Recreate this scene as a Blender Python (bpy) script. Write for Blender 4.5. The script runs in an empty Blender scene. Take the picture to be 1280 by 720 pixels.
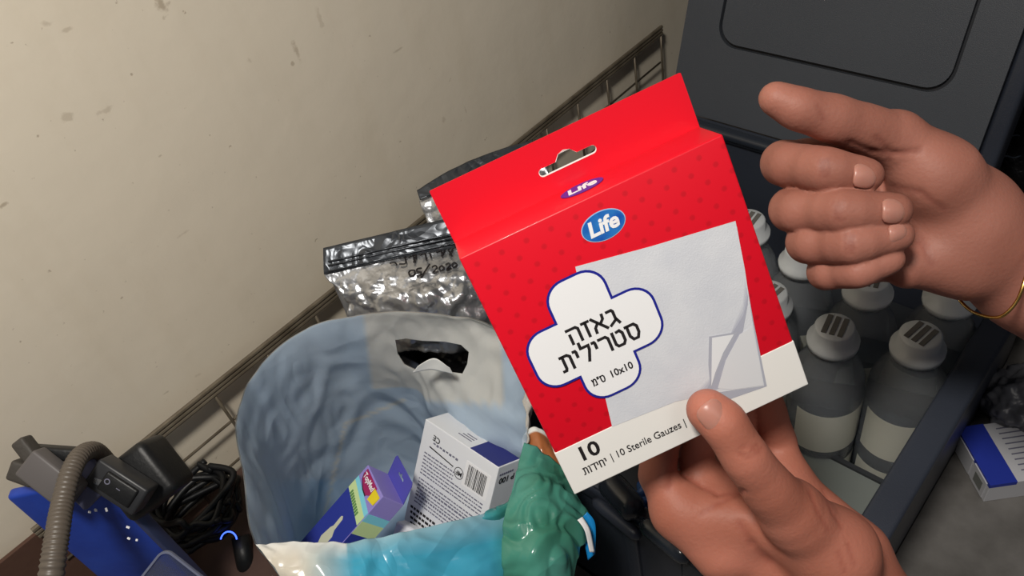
import bpy, bmesh, math, random
import numpy as np
from mathutils import Vector, Matrix, noise

# ------------------------------------------------------------------ frame of reference
# world: X along the wall (away), Y into the wall, Z up, metres; camera stands CZ above the floor
CZ = 0.67
Dn = np.array([250, 1025, 1000.]); Rr = np.array([1433, -1327, 1000.])
_Z = -Dn/np.linalg.norm(Dn); _X = Rr-Rr.dot(_Z)*_Z; _X /= np.linalg.norm(_X); _Y = np.cross(_Z, _X)
M = np.array([_X, _Y, _Z]); CAM = np.array([0, 0, CZ])
def ray(px, py): return M @ np.array([(px-640)/1000, (py-360)/1000, 1.])
def at(px, py, d): return Vector(ray(px, py)*d+CAM)
def pl(px, py, ax, v):
    r = ray(px, py); return Vector(r*((v-CAM[ax])/r[ax])+CAM)

# ------------------------------------------------------------------ camera, world, lights, exposure
S = bpy.context.scene; C = S.collection
cd = bpy.data.cameras.new('camera'); cd.lens = 28.125; cd.sensor_width = 36; cd.clip_start = .01
cam = bpy.data.objects.new('camera', cd); C.objects.link(cam); S.camera = cam
m3 = Matrix([list(r) for r in (M @ np.diag([1., -1., -1.]))])
cam.matrix_world = Matrix.Translation((0, 0, CZ)) @ m3.to_4x4()
w = bpy.data.worlds.new('world'); S.world = w; w.use_nodes = True
w.node_tree.nodes['Background'].inputs[0].default_value = (.55, .6, .7, 1)
w.node_tree.nodes['Background'].inputs[1].default_value = .10
def area(name, loc, target, size, power, col):
    l = bpy.data.lights.new(name, 'AREA'); l.shape = 'DISK'; l.size = size; l.energy = power; l.color = col
    o = bpy.data.objects.new(name, l); C.objects.link(o); o.location = loc
    o.rotation_euler = (Vector(target)-Vector(loc)).to_track_quat('-Z', 'Y').to_euler(); return o
area('ceiling_lamp', (-.12, .06, 1.16), (.10, .42, .1), .14, 8.6, (1, .95, .87))
area('work_lamp', (.10, -.75, 1.25), (.30, .25, .2), .5, 1.5, (1, .93, .86))
S.view_settings.view_transform = 'Standard'; S.view_settings.look = 'None'
S.view_settings.exposure = 0; S.view_settings.gamma = 1; S.view_settings.use_curve_mapping = False

# ------------------------------------------------------------------ materials
def s2l(c): return tuple((x/12.92 if x <= .04045 else ((x+.055)/1.055)**2.4) for x in c)
def rgb(*c): return s2l([x/255 for x in c])+(1,)
def mat(name, col, rough=.5, metal=0., trans=0., sss=0., bump=None, var=None, coat=0., emit=None, alpha=None, spec=.5, ior=1.45):
    """bump=(scale, distance[, detail]); var=(scale, colour2, amount)"""
    m = bpy.data.materials.new(name); m.use_nodes = True; nt = m.node_tree; b = nt.nodes['Principled BSDF']
    i = b.inputs; i['Base Color'].default_value = col; i['Roughness'].default_value = rough; i['Metallic'].default_value = metal
    i['Transmission Weight'].default_value = trans; i['Coat Weight'].default_value = coat; i['Specular IOR Level'].default_value = spec; i['IOR'].default_value = ior
    if sss: i['Subsurface Weight'].default_value = sss; i['Subsurface Radius'].default_value = (.012, .004, .002); i['Subsurface Scale'].default_value = .6
    if alpha is not None: i['Alpha'].default_value = alpha
    if emit: i['Emission Color'].default_value = emit; i['Emission Strength'].default_value = 3
    tc = nt.nodes.new('ShaderNodeTexCoord')
    if bump:
        n = nt.nodes.new('ShaderNodeTexNoise'); n.inputs['Scale'].default_value = bump[0]; n.inputs['Detail'].default_value = bump[2] if len(bump) > 2 else 4
        bn = nt.nodes.new('ShaderNodeBump'); bn.inputs['Distance'].default_value = bump[1]
        nt.links.new(tc.outputs['Object'], n.inputs['Vector']); nt.links.new(n.outputs['Fac'], bn.inputs['Height']); nt.links.new(bn.outputs['Normal'], i['Normal'])
    if var:
        n = nt.nodes.new('ShaderNodeTexNoise'); n.inputs['Scale'].default_value = var[0]; n.inputs['Detail'].default_value = 5
        r = nt.nodes.new('ShaderNodeMapRange'); r.inputs[1].default_value = .35; r.inputs[2].default_value = .68; r.inputs[4].default_value = var[2]
        mx = nt.nodes.new('ShaderNodeMix'); mx.data_type = 'RGBA'; mx.inputs[6].default_value = col; mx.inputs[7].default_value = var[1]
        nt.links.new(tc.outputs['Object'], n.inputs['Vector']); nt.links.new(n.outputs['Fac'], r.inputs[0]); nt.links.new(r.outputs[0], mx.inputs[0]); nt.links.new(mx.outputs[2], i['Base Color'])
    return m
def vcol_mat(name, rough, sss=0., spec=.5, bump=None, metal=0., transl=0., coat=0.):
    m = mat(name, (1, 1, 1, 1), rough, metal=metal, sss=sss, spec=spec, bump=bump, coat=coat); nt = m.node_tree
    a = nt.nodes.new('ShaderNodeVertexColor'); a.layer_name = 'Col'; b = nt.nodes['Principled BSDF']; nt.links.new(a.outputs[0], b.inputs['Base Color'])
    if transl:
        t = nt.nodes.new('ShaderNodeBsdfTranslucent'); mx = nt.nodes.new('ShaderNodeMixShader'); mx.inputs[0].default_value = transl
        nt.links.new(a.outputs[0], t.inputs[0]); nt.links.new(b.outputs[0], mx.inputs[1]); nt.links.new(t.outputs[0], mx.inputs[2])
        nt.links.new(mx.outputs[0], nt.nodes['Material Output'].inputs[0])
    return m

def fold_bump(m, scale, dist, k=5.):
    nt = m.node_tree; N = nt.nodes; L = nt.links; tc = N.new('ShaderNodeTexCoord'); b = N['Principled BSDF']; prev = None
    for s_, d_ in ((scale, dist), (scale*2.3, dist*.45)):
        n = N.new('ShaderNodeTexNoise'); n.inputs['Scale'].default_value = s_; n.inputs['Detail'].default_value = 1.5; n.inputs['Distortion'].default_value = .6
        mu = N.new('ShaderNodeMath'); mu.operation = 'MULTIPLY'; mu.inputs[1].default_value = k
        pp = N.new('ShaderNodeMath'); pp.operation = 'PINGPONG'; pp.inputs[1].default_value = .5
        bn = N.new('ShaderNodeBump'); bn.inputs['Distance'].default_value = d_
        L.new(tc.outputs['Object'], n.inputs['Vector']); L.new(n.outputs['Fac'], mu.inputs[0]); L.new(mu.outputs[0], pp.inputs[0]); L.new(pp.outputs[0], bn.inputs['Height'])
        if prev: L.new(prev.outputs['Normal'], bn.inputs['Normal'])
        prev = bn
    L.new(prev.outputs['Normal'], b.inputs['Normal']); return m
# ------------------------------------------------------------------ helpers
def link(name, me, m=None, parent=None, smooth=False):
    o = bpy.data.objects.new(name, me); C.objects.link(o)
    if m and not me.materials: me.materials.append(m)
    if parent: o.parent = parent
    if smooth:
        for p in me.polygons: p.use_smooth = True
    return o
def tag(o, label=None, cat=None, group=None, kind=None):
    if label: o['label'] = label
    if cat: o['category'] = cat
    if group: o['group'] = group
    if kind: o['kind'] = kind
    return o
def thing(name, label, cat, loc=(0, 0, 0), mtx=None, group=None):
    o = bpy.data.objects.new(name, None); C.objects.link(o); o.empty_display_size = .01
    if mtx is not None: o.matrix_world = mtx
    else: o.location = loc
    return tag(o, label, cat, group)
def mesh(name, vs, fs):
    me = bpy.data.meshes.new(name); me.from_pydata([tuple(v) for v in vs], [], fs); me.update(); return me
def bm_mesh(name, bm):
    bmesh.ops.recalc_face_normals(bm, faces=bm.faces)
    me = bpy.data.meshes.new(name); bm.to_mesh(me); bm.free(); return me
def add_box(bm, lo, hi, bev=0., seg=2, mtx=None):
    r = bmesh.ops.create_cube(bm, size=1); vs = r['verts']
    for v in vs: v.co = Vector([lo[k]+(v.co[k]+.5)*(hi[k]-lo[k]) for k in range(3)])
    if bev:
        es = list({e for v in vs for e in v.link_edges}); r2 = bmesh.ops.bevel(bm, geom=es, offset=bev, segments=seg, affect='EDGES', profile=.5)
        vs = list({v for f in r2['faces'] for v in f.verts} | {v for v in vs if v.is_valid})
    if mtx is not None:
        for v in vs: v.co = mtx @ v.co
    return vs
def box(name, lo, hi, m, parent=None, bev=0., seg=2, mtx=None):
    bm = bmesh.new(); add_box(bm, lo, hi, bev, seg, mtx); return link(name, bm_mesh(name, bm), m, parent, bev > 0 and seg > 2)
def catmull(pts, n, closed=False):
    P = [Vector(p) for p in pts]; N = len(P); out = []
    segs = N if closed else N-1
    for s in range(segs):
        if closed: a, b, c, d = P[(s-1) % N], P[s], P[(s+1) % N], P[(s+2) % N]
        else: a, b, c, d = P[max(s-1, 0)], P[s], P[s+1], P[min(s+2, N-1)]
        for k in range(n):
            t = k/n; out.append(.5*((2*b)+(c-a)*t+(2*a-5*b+4*c-d)*t*t+(3*b-a-3*c+d)*t**3))
    if not closed: out.append(P[-1].copy())
    return out
def tube_geo(pts, rad, ns=10, closed=False, caps=True):
    n = len(pts); vs = []; fs = []; prev = None
    for k, p in enumerate(pts):
        a = pts[(k+1) % n] if (closed or k < n-1) else pts[k]; b = pts[k-1] if (closed or k > 0) else pts[k]
        t = (Vector(a)-Vector(b)).normalized()
        if prev is None: u = t.orthogonal().normalized()
        else:
            u = prev-t*prev.dot(t); u = u.normalized() if u.length > 1e-6 else t.orthogonal().normalized()
        prev = u; v = t.cross(u); r = rad(k/max(n-1, 1)) if callable(rad) else rad
        for j in range(ns):
            an = 2*math.pi*j/ns; vs.append(Vector(p)+(u*math.cos(an)+v*math.sin(an))*r)
    for k in range(n if closed else n-1):
        for j in range(ns):
            k2 = (k+1) % n; j2 = (j+1) % ns; fs.append((k*ns+j, k*ns+j2, k2*ns+j2, k2*ns+j))
    if caps and not closed: fs.append(tuple(range(ns))[::-1]); fs.append(tuple(range((n-1)*ns, n*ns)))
    return vs, fs
def tube(name, pts, rad, m, parent=None, ns=10, closed=False):
    vs, fs = tube_geo(pts, rad, ns, closed); return link(name, mesh(name, vs, fs), m, parent, True)
def lathe(name, prof, m, parent=None, ns=32, loc=(0, 0, 0), sy=1.):
    vs = []; fs = []; n = len(prof)
    for (r, z) in prof:
        for j in range(ns):
            a = 2*math.pi*j/ns; vs.append((loc[0]+r*math.cos(a), loc[1]+r*sy*math.sin(a), loc[2]+z))
    for k in range(n-1):
        for j in range(ns):
            j2 = (j+1) % ns; fs.append((k*ns+j, k*ns+j2, (k+1)*ns+j2, (k+1)*ns+j))
    if prof[0][0] > 1e-5: fs.append(tuple(range(ns))[::-1])
    if prof[-1][0] > 1e-5: fs.append(tuple(range((n-1)*ns, n*ns)))
    return link(name, mesh(name, vs, fs), m, parent, True)
dg = None
def curve_shape(name, splines, m, parent, depth, z=0., bevel=0.):
    """filled flat shape (first loop outer, further loops holes) extruded by depth, lying in local XY at height z"""
    cu = bpy.data.curves.new(name, 'CURVE'); cu.dimensions = '2D'; cu.fill_mode = 'BOTH'; cu.extrude = depth/2; cu.bevel_depth = bevel
    for pts in splines:
        sp = cu.splines.new('POLY'); sp.points.add(len(pts)-1); sp.use_cyclic_u = True
        for k, p in enumerate(pts): sp.points[k].co = (p[0], p[1], 0, 1)
    return bake(name, cu, m, parent, z+depth/2)
def bake(name, cu, m, parent, z=0., mtx=None):
    t = bpy.data.objects.new('tmp', cu); C.objects.link(t); d = bpy.context.evaluated_depsgraph_get(); d.update()
    me = bpy.data.meshes.new_from_object(t.evaluated_get(d)); bpy.data.objects.remove(t); me.name = name
    me.materials.clear(); mt = Matrix.Translation((0, 0, z)) if mtx is None else mtx
    me.transform(mt); return link(name, me, m, parent)
FONT = bpy.data.fonts.load('<builtin>') if '<builtin>' in bpy.data.fonts else None
def text(name, s, size, x, y, z, m, parent, rot=0., align='CENTER', width=None, bold=0., shear=0., mtx=None, sx=1.):
    cu = bpy.data.curves.new(name, 'FONT'); cu.body = s; cu.size = size; cu.align_x = align; cu.align_y = 'CENTER'; cu.offset = bold; cu.shear = shear; cu.extrude = .00006; cu.resolution_u = 3
    base = Matrix.Translation((x, y, z)) @ Matrix.Rotation(rot, 4, 'Z')
    o = bake(name, cu, m, parent, mtx=Matrix())
    me = o.data; xs = [v.co.x for v in me.vertices]
    if xs:
        if width: sx = width/max(max(xs)-min(xs), 1e-6)
        cx = (max(xs)+min(xs))/2 if align == 'CENTER' else 0
        me.transform(base @ Matrix.Diagonal((sx, 1, 1, 1)) @ Matrix.Translation((-cx, 0, 0)))
    if mtx is not None: me.transform(mtx)
    return o
def rrect(x0, y0, x1, y1, r, n=8):
    out = []
    for cx, cy, a0 in ((x1-r, y1-r, 0), (x0+r, y1-r, 90), (x0+r, y0+r, 180), (x1-r, y0+r, 270)):
        for k in range(n+1):
            a = math.radians(a0+90*k/n); out.append((cx+r*math.cos(a), cy+r*math.sin(a)))
    return out
def ellipse(cx, cy, a, b, n=40): return [(cx+a*math.cos(2*math.pi*k/n), cy+b*math.sin(2*math.pi*k/n)) for k in range(n)]
def ridged(p, s, seed=0):
    v = 0; a = 1; q = Vector(p)*s+Vector((seed*7.1, seed*3.3, seed*1.7))
    for _ in range(4): v += a*(1-2*abs(noise.noise(q))); q = q*2.03; a *= .5
    return v-1
def crumple(p, s, seed=0):
    q = Vector((p[0], p[1], p[2]*.5))*s+Vector((seed*7.1, seed*3.3, seed*1.7)); v = 0; a = 1
    for k in (1.6, 2.2, 2.4):
        n = noise.noise(q)*k; v += a*(abs((n % 1)-.5)*2-.5)*2; q = q*1.9+Vector((3.1, 1.7, .3)); a *= .5
    return v*.7
def sheet(name, grid, nu, nv, amp, freq, seed, m, parent=None, col=None, thick=.0004, closed=False, extra=None, push=None, fn=ridged):
    """crumpled film through a control grid of world points; rows across, smooth along both directions"""
    rows = [catmull(r, nu, closed) for r in grid]; W = len(rows[0]); cols = [catmull([r[i] for r in rows], nv) for i in range(W)]
    H = len(cols[0]); vs = [[cols[i][j] for i in range(W)] for j in range(H)]
    flat = []
    for j in range(H):
        for i in range(W):
            i0, i1 = ((i-1) % W, (i+1) % W) if closed else (max(i-1, 0), min(i+1, W-1))
            n = (vs[j][i1]-vs[j][i0]).cross(vs[min(j+1, H-1)][i]-vs[max(j-1, 0)][i])
            n = n.normalized() if n.length > 1e-12 else Vector((0, 0, 1)); a = amp(i/(W-1), j/(H-1)) if callable(amp) else amp
            p = vs[j][i]+n*a*fn(vs[j][i], freq, seed)
            if push: p = p+n*push(i/(W-1), j/(H-1))
            flat.append(p)
    fs = []
    for j in range(H-1):
        for i in range(W if closed else W-1):
            i2 = (i+1) % W; fs.append((j*W+i, j*W+i2, (j+1)*W+i2, (j+1)*W+i))
    me = mesh(name, flat, fs)
    if col:
        ca = me.color_attributes.new('Col', 'FLOAT_COLOR', 'POINT')
        for k in range(len(flat)): ca.data[k].color = col((k % W)/(W-1), (k//W)/(H-1), flat[k])
    o = link(name, me, m, parent, True)
    if extra: extra(o, W, H)
    if thick:
        s = o.modifiers.new('thick', 'SOLIDIFY'); s.thickness = thick; s.offset = 0
    return o, flat, W, H
def lump(name, c, r, amp, freq, seed, m, parent=None, sub=5, rot=0., power=1.):
    bm = bmesh.new(); bmesh.ops.create_icosphere(bm, subdivisions=sub, radius=1)
    for v in bm.verts:
        d = v.co.normalized(); q = Vector([math.copysign(abs(x)**power, x) for x in d])
        p = Vector((q.x*r[0], q.y*r[1], q.z*r[2])); p += d*amp*ridged(p, freq, seed)
        v.co = Matrix.Rotation(rot, 3, 'Z') @ p + Vector(c)
    return link(name, bm_mesh(name, bm), m, parent, True)

# ------------------------------------------------------------------ common materials
M_black = mat('black_plastic', rgb(22, 23, 25), .45, bump=(300, .0002))
M_case = mat('case_plastic', rgb(52, 57, 68), .38, bump=(900, .00015), var=(6, rgb(38, 42, 52), .8))
M_case_in = mat('case_inside', rgb(42, 45, 50), .5)
M_lid = mat('lid_plastic', rgb(64, 68, 75), .5, bump=(1200, .0002), var=(5, rgb(56, 60, 67), .6))
M_groove = mat('groove_plastic', rgb(34, 36, 42), .6)
M_gloss = mat('glossy_dark', rgb(40, 45, 54), .2)
M_wire = mat('wire_steel', rgb(128, 118, 102), .4, metal=.35, var=(40, rgb(84, 74, 60), .8))
M_ink = mat('black_ink', rgb(28, 24, 26), .6)
M_white = mat('white_print', rgb(238, 238, 240), .5)
M_blue = mat('blue_print', rgb(28, 34, 140), .45)
M_grey_ink = mat('grey_ink', rgb(110, 110, 128), .6)

# ------------------------------------------------------------------ setting
def wall_material():
    m = mat('painted_wall', rgb(196, 186, 166), .42, bump=(9, .002, 6)); nt = m.node_tree; L = nt.links; N = nt.nodes
    tc = N.new('ShaderNodeTexCoord'); b = N['Principled BSDF']
    mp = N.new('ShaderNodeMapping'); mp.inputs['Scale'].default_value = (26, 26, 5)
    n1 = N.new('ShaderNodeTexNoise'); n1.inputs['Scale'].default_value = 1; n1.inputs['Detail'].default_value = 6
    L.new(tc.outputs['Object'], mp.inputs[0]); L.new(mp.outputs[0], n1.inputs[0])
    r1 = N.new('ShaderNodeMapRange'); r1.inputs[1].default_value = .5; r1.inputs[2].default_value = .75; r1.inputs[4].default_value = .2
    L.new(n1.outputs[0], r1.inputs[0])
    mx = N.new('ShaderNodeMix'); mx.data_type = 'RGBA'; mx.inputs[6].default_value = rgb(236, 225, 205); mx.inputs[7].default_value = rgb(214, 199, 172)
    L.new(r1.outputs[0], mx.inputs[0]); last = mx.outputs[2]
    n2 = N.new('ShaderNodeTexNoise'); n2.inputs['Scale'].default_value = 160; n2.inputs['Detail'].default_value = 5; L.new(tc.outputs['Object'], n2.inputs[0])
    n3 = N.new('ShaderNodeTexNoise'); n3.inputs['Scale'].default_value = 34; n3.inputs['Detail'].default_value = 2; L.new(tc.outputs['Object'], n3.inputs[0])
    # sparse specks
    r3 = N.new('ShaderNodeMapRange'); r3.inputs[1].default_value = .715; r3.inputs[2].default_value = .76; r3.inputs[4].default_value = .45; L.new(n2.outputs[0], r3.inputs[0])
    ms = N.new('ShaderNodeMix'); ms.data_type = 'RGBA'; ms.inputs[7].default_value = rgb(120, 92, 60); L.new(r3.outputs[0], ms.inputs[0]); L.new(last, ms.inputs[6]); last = ms.outputs[2]
    # scuffs with a place of their own: (px,py,radius m,strength)
    for (px, py, rx, rz, st) in [(201, 4, .006, .010, 1), (371, 62, .004, .012, .75), (366, 80, .002, .003, .8), (85, 146, .007, .004, .55), (132, 138, .008, .003, .5), (3, 257, .004, .002, .95), (58, 30, .006, .003, .5), (86, 36, .006, .002, .55), (497, 63, .007, .0015, .6), (228, 293, .009, .0018, .45), (400, 25, .003, .010, .4), (262, 169, .0015, .0015, .7), (211, 263, .0015, .0015, .7), (200, 195, .002, .001, .6), (432, 247, .002, .002, .5), (206, 492, .005, .0015, .7), (246, 470, .004, .002, .35), (314, 456, .002, .008, .45), (555, 150, .003, .006, .4), (582, 138, .0015, .005, .4), (312, 75, .003, .004, .45)]:
        p = pl(px, py, 1, .617)
        v = N.new('ShaderNodeVectorMath'); v.operation = 'SUBTRACT'; v.inputs[1].default_value = (p.x, p.y, p.z); L.new(tc.outputs['Object'], v.inputs[0])
        sc = N.new('ShaderNodeVectorMath'); sc.operation = 'MULTIPLY'; sc.inputs[1].default_value = (1.5/rx, 0, 1.5/rz); L.new(v.outputs[0], sc.inputs[0])
        ln = N.new('ShaderNodeVectorMath'); ln.operation = 'LENGTH'; L.new(sc.outputs[0], ln.inputs[0])
        ad = N.new('ShaderNodeMath'); ad.operation = 'MULTIPLY_ADD'; ad.inputs[1].default_value = 4.; ad.inputs[2].default_value = -2.; L.new(n2.outputs[0], ad.inputs[0])
        sm = N.new('ShaderNodeMath'); sm.operation = 'ADD'; L.new(ln.outputs['Value'], sm.inputs[0]); L.new(ad.outputs[0], sm.inputs[1])
        rr = N.new('ShaderNodeMapRange'); rr.inputs[1].default_value = 1.3; rr.inputs[2].default_value = .5; rr.inputs[3].default_value = 0; rr.inputs[4].default_value = st*.5; L.new(sm.outputs[0], rr.inputs[0])
        mm = N.new('ShaderNodeMix'); mm.data_type = 'RGBA'; mm.inputs[7].default_value = rgb(140, 118, 88); L.new(rr.outputs[0], mm.inputs[0]); L.new(last, mm.inputs[6]); last = mm.outputs[2]
    L.new(last, b.inputs['Base Color']); return m
tag(box('wall_left', (-1.2, .617, -.02), (1.3, .66, 1.9), wall_material()), kind='structure')
M_floor = mat('van_floor', rgb(112, 109, 106), .75, bump=(60, .0006, 8), var=(22, rgb(78, 75, 72), .9))
tag(box('floor', (-1.2, -1.2, -.02), (1.5, .617, 0), M_floor), kind='structure')
tag(box('wall_back', (1.3, -1.2, -.02), (1.34, .66, 1.9), mat('dark_panel', rgb(30, 30, 33), .7, bump=(30, .001))), kind='structure')

# brown board under the blue case
bb = box('wooden_board', (-.08, .30, .0), (.19, .612, .012), mat('brown_board', rgb(92, 68, 58), .6, bump=(25, .0008), var=(12, rgb(58, 42, 38), .9)), None, .002)
cs = box('wall_shade_sheet', (-.20, .6045, .012), (.004, .6085, .124), mat('wall_shade_brown', rgb(88, 62, 50), .8, bump=(120, .0004)), None, .0005)  # added dark sheet: its brown stands in for shade on the lower wall
tag(cs, 'dark brown sheet standing in for the shaded wall behind the rack at the lower left', 'shade sheet')
tag(bb, 'dark brown wooden board lying on the floor along the beige wall under the blue housing', 'board')

# ------------------------------------------------------------------ wire rack along the wall
t = thing('wire_rack', 'brown metal wire grid rack with flat top rail along the beige wall', 'rack', (.3, .6, .012))
def rod(name, a, b, r, par=t): return tube(name, [Vector(a)-Vector(par.location), Vector(b)-Vector(par.location)], r, M_wire, par, 8)
X0, X1, YR = -.08, .847, .6
ZT = CZ-.541
bm = bmesh.new(); o0 = Vector(t.location)
for dz in (-.0047, 0, .0047):
    vs, fs = tube_geo([Vector((X0, YR, ZT+dz))-o0, Vector((X1+.003, YR, ZT+dz))-o0], .0023, 8); vv = [bm.verts.new(v) for v in vs]
    for f in fs: bm.faces.new([vv[k] for k in f])
add_box(bm, Vector((X0, YR+.0015, ZT-.0055))-o0, Vector((X1+.003, YR+.003, ZT+.0055))-o0)
link('top_rail', bm_mesh('top_rail', bm), M_wire, t)
k = 0
x = X1
while x > X0:
    rod('upright_wire', (x, YR, .012), (x, YR, ZT-.003), .0016); x -= .0622
for z in (-.590, -.638): rod('cross_wire', (X0, YR+.003, CZ+z), (X1, YR+.003, CZ+z), .0014)

# ------------------------------------------------------------------ dark storage case with lid
cx0, cx1, cy0, cy1, zr = .212, .63, .058, .452, .17
t = thing('storage_case', 'dark grey plastic storage case standing open, clear bottles inside', 'case', (.42, .25, 0))
def cb(name, lo, hi, m, bev=.003, par=t, seg=3): return box(name, Vector(lo)-Vector(t.location), Vector(hi)-Vector(t.location), m, par, bev, seg)
th = .008
bm = bmesh.new(); L0 = Vector(t.location)
for lo, hi in (((cx0, cy0, .0), (cx0+th, cy1, zr)), ((cx1-th, cy0, 0), (cx1, cy1, zr)), ((cx0, cy0, 0), (cx1, cy0+th, zr)), ((cx0, cy1-th, 0), (cx1, cy1, zr)), ((cx0, cy0, 0), (cx1, cy1, .012))):
    add_box(bm, Vector(lo)-L0, Vector(hi)-L0, .002, 2)
link('body', bm_mesh('body', bm), M_case, t)
# rim flange on each side
cb('rim', (cx0+.002, cy0-.008, zr-.006), (cx1, cy0+.013, zr+.004), M_case, .003)
cb('rim', (cx1-.013, cy0, zr-.006), (cx1+.006, cy1, zr+.004), M_case, .003)
cb('rim', (cx0, cy1-.013, zr-.006), (cx1, cy1+.006, zr+.004), M_case, .003)
cb('rim', (cx0-.002, cy0-.008, zr-.02), (cx0+.010, cy1, zr-.002), M_case, .004)
cb('inner_floor', (cx0+th, cy0+th, .012), (cx1-th, cy1-th, .028), M_case_in, .001)
cb('hinge_bar', (cx1-.016, .13, zr-.002), (cx1-.002, .44, zr+.008), M_gloss, .004)
# near rim: rounded grip pieces
def rim_piece(name, a, b, r, m, dz=0., parent=t):
    p, q = pl(*a, 2, zr+dz), pl(*b, 2, zr+dz)
    pts = [p.lerp(q, k/12)-L0 for k in range(13)]
    return tube(name, pts, lambda s: r*(1-(abs(2*s-1))**8*.55), m, parent, 14)
rim_piece('grip', (757, 598), (798, 643), .0100, M_gloss, .004)
rim_piece('grip', (802, 652), (862, 700), .0065, M_gloss, .006)
rim_piece('grip', (882, 716), (925, 750), .0065, M_gloss, .006)
rim_piece('handle', (742, 625), (800, 672), .005, M_case, -.012)
cb('latch', (cx0-.008, .118, .118), (cx0+.002, .150, zr-.004), M_gloss, .003)
for yy in (.10, .19, .28, .37): cb('rib', (cx0-.003, yy, .02), (cx0+.001, yy+.012, .14), M_case, .001)
# lid: leans back 21 degrees from vertical about its hinge
Ldir = -(M @ (np.array([-133., 1920, 1000])/np.linalg.norm([-133., 1920, 1000])))
Ldir[1] = 0; Ldir /= np.linalg.norm(Ldir); up = Vector(Ldir); yv = Vector((0, -1, 0)); nv = yv.cross(up)   # nv faces the camera side
hinge = Vector((.636, 0, zr+.004))
LM = Matrix([[yv.x, up.x, nv.x, hinge.x], [yv.y, up.y, nv.y, hinge.y], [yv.z, up.z, nv.z, hinge.z], [0, 0, 0, 1]])
def lid_uv(px, py):
    r = Vector(ray(px, py)); c = Vector(CAM); s = (hinge-c).dot(nv)/r.dot(nv); q = c+r*s-hinge; return q.dot(yv), q.dot(up)
lt = bpy.data.objects.new('lid', None); C.objects.link(lt); lt.parent = t; lt.matrix_world = Matrix.Translation(-L0) @ LM if False else LM
lt.matrix_parent_inverse = Matrix.Translation(-L0)
lu0, _ = lid_uv(845, 90); lu1, _ = lid_uv(1215, 210); _, gb = lid_uv(1060, 93); gl, _ = lid_uv(901, 20); gr, _ = lid_uv(1213, 40)
LH = .36
g = .0035
panel_o = rrect(gl, gb, gr, LH-.035, .022)
curve_shape('lid_frame', [rrect(lu0, .0, lu1, LH, .012), panel_o], M_lid, lt, .006, -.006)
curve_shape('lid_panel', [rrect(gl+g, gb+g, gr-g, LH-.035-g, .02)], M_lid, lt, .0065, -.0065, 0)
box('lid_shell', (lu0+.001, .001, -.034), (lu1-.001, LH-.001, -.006), M_groove, lt, .004)
box('lid_side', (lu1, -.004, -.034), (lu1+.016, LH, -.003), M_case, lt, .004, 3)
# tray inside
tr = thing('grey_tray', 'flat grey plastic tray with rounded corner lying inside the case beside bottles', 'tray', (.33, .14, .028))
a, b_, c_ = pl(975, 540, 2, .075), pl(1088, 640, 2, .075), pl(1045, 580, 2, .075)
bm = bmesh.new()
o = curve_shape('tray_body', [rrect(.222-.33, .07-.14, a.x-.33+.006, a.y-.14+.012, .014)], mat('grey_tray_plastic', rgb(110, 116, 114), .35), tr, .042, .0)
curve_shape('tray_lip', [rrect(.222-.33, .07-.14, a.x-.33+.006, a.y-.14+.012, .014), rrect(.226-.33, .074-.14, a.x-.33+.002, a.y-.14+.008, .011)], M_case_in, tr, .003, .042)
# ------------------------------------------------------------------ bottles
M_ldpe = mat('milky_plastic', rgb(222, 228, 234), .17, trans=.85, ior=1.2, sss=.0, spec=.7)
M_cap = mat('cap_plastic', rgb(204, 208, 210), .3, trans=.25)
M_capmark = mat('cap_recess', rgb(92, 90, 86), .4)
M_bsolid = mat('bottle_label', rgb(222, 222, 210), .5, trans=.25)
M_water = mat('saline', rgb(150, 160, 170), .12, trans=.85, ior=1.33)
def bottle():
    t = thing('saline_bottle', 'x', 'bottle', group='clear saline bottles standing in the dark case')
    R = .0286
    prof = [(.001, .0), (R*.9, .0), (R, .005), (R*1.0, .05), (R*.985, .06), (R, .07), (R, .108), (R*.96, .12), (R*.82, .132), (R*.60, .143), (.0150, .150), (.0125, .158)]
    lathe('bottle_body', prof, M_ldpe, t, 36)
    lathe('liquid', [(.001, .003), (R*.85, .003), (R*.94, .008), (R*.94, .085), (.001, .0851)], M_water, t, 28)
    # pale label sleeve half way round, on the side turned to the camera
    vs = []; fs = []
    for z0, z1 in ((.006, .034), (.052, .100)):
     b0 = len(vs)
     for k in range(17):
        a = math.radians(150+k*8.0)
        for z in (z0, z1): vs.append((R*1.006*math.cos(a), R*1.006*math.sin(a), z))
     for k in range(16): fs.append((b0+2*k, b0+2*k+2, b0+2*k+3, b0+2*k+1))
    link('label', mesh('label', vs, fs), M_bsolid, t, True)
    lathe('cap', [(.0125, .154), (.0185, .155), (.019, .158), (.019, .161), (.0145, .162), (.0145, .173), (.013, .1745), (.001, .1745)], M_cap, t, 24)
    for k in (-1, 0, 1): box('cap_recess', (-.0095, -.0018+k*.0058, .1738), (.0095, .0018+k*.0058, .1752), M_capmark, t)
    return t
B0 = bottle(); spots = []
def copy_tree(o, par=None):
    c = o.copy(); C.objects.link(c); c.parent = par
    for ch in o.children: copy_tree(ch, c)
    return c
blab = [((1067, 405), 'saline bottle in the middle of the case front, left of the front right one'),
        ((1172, 432), 'clear bottle at the front right, against the right rim of the case'),
        ((1092, 374), 'bottle directly behind the middle front one, cap just under the fist'),
        ((1188, 388), 'bottle behind the front right one, cap beside the bracelet'),
        ((988, 377), 'bottle mostly hidden by the lower right edge of the red box'),
        ((950, 290), 'farthest bottle peeking out at the upper right edge of the red box'),
        ((992, 318), 'bottle between the red box and the curled fingers of the fist')]
BP = []
for k, ((px, py), lb) in enumerate(blab):
    p = pl(px, py, 2, .028+.168)
    BP.append([p.x, p.y])
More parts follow.
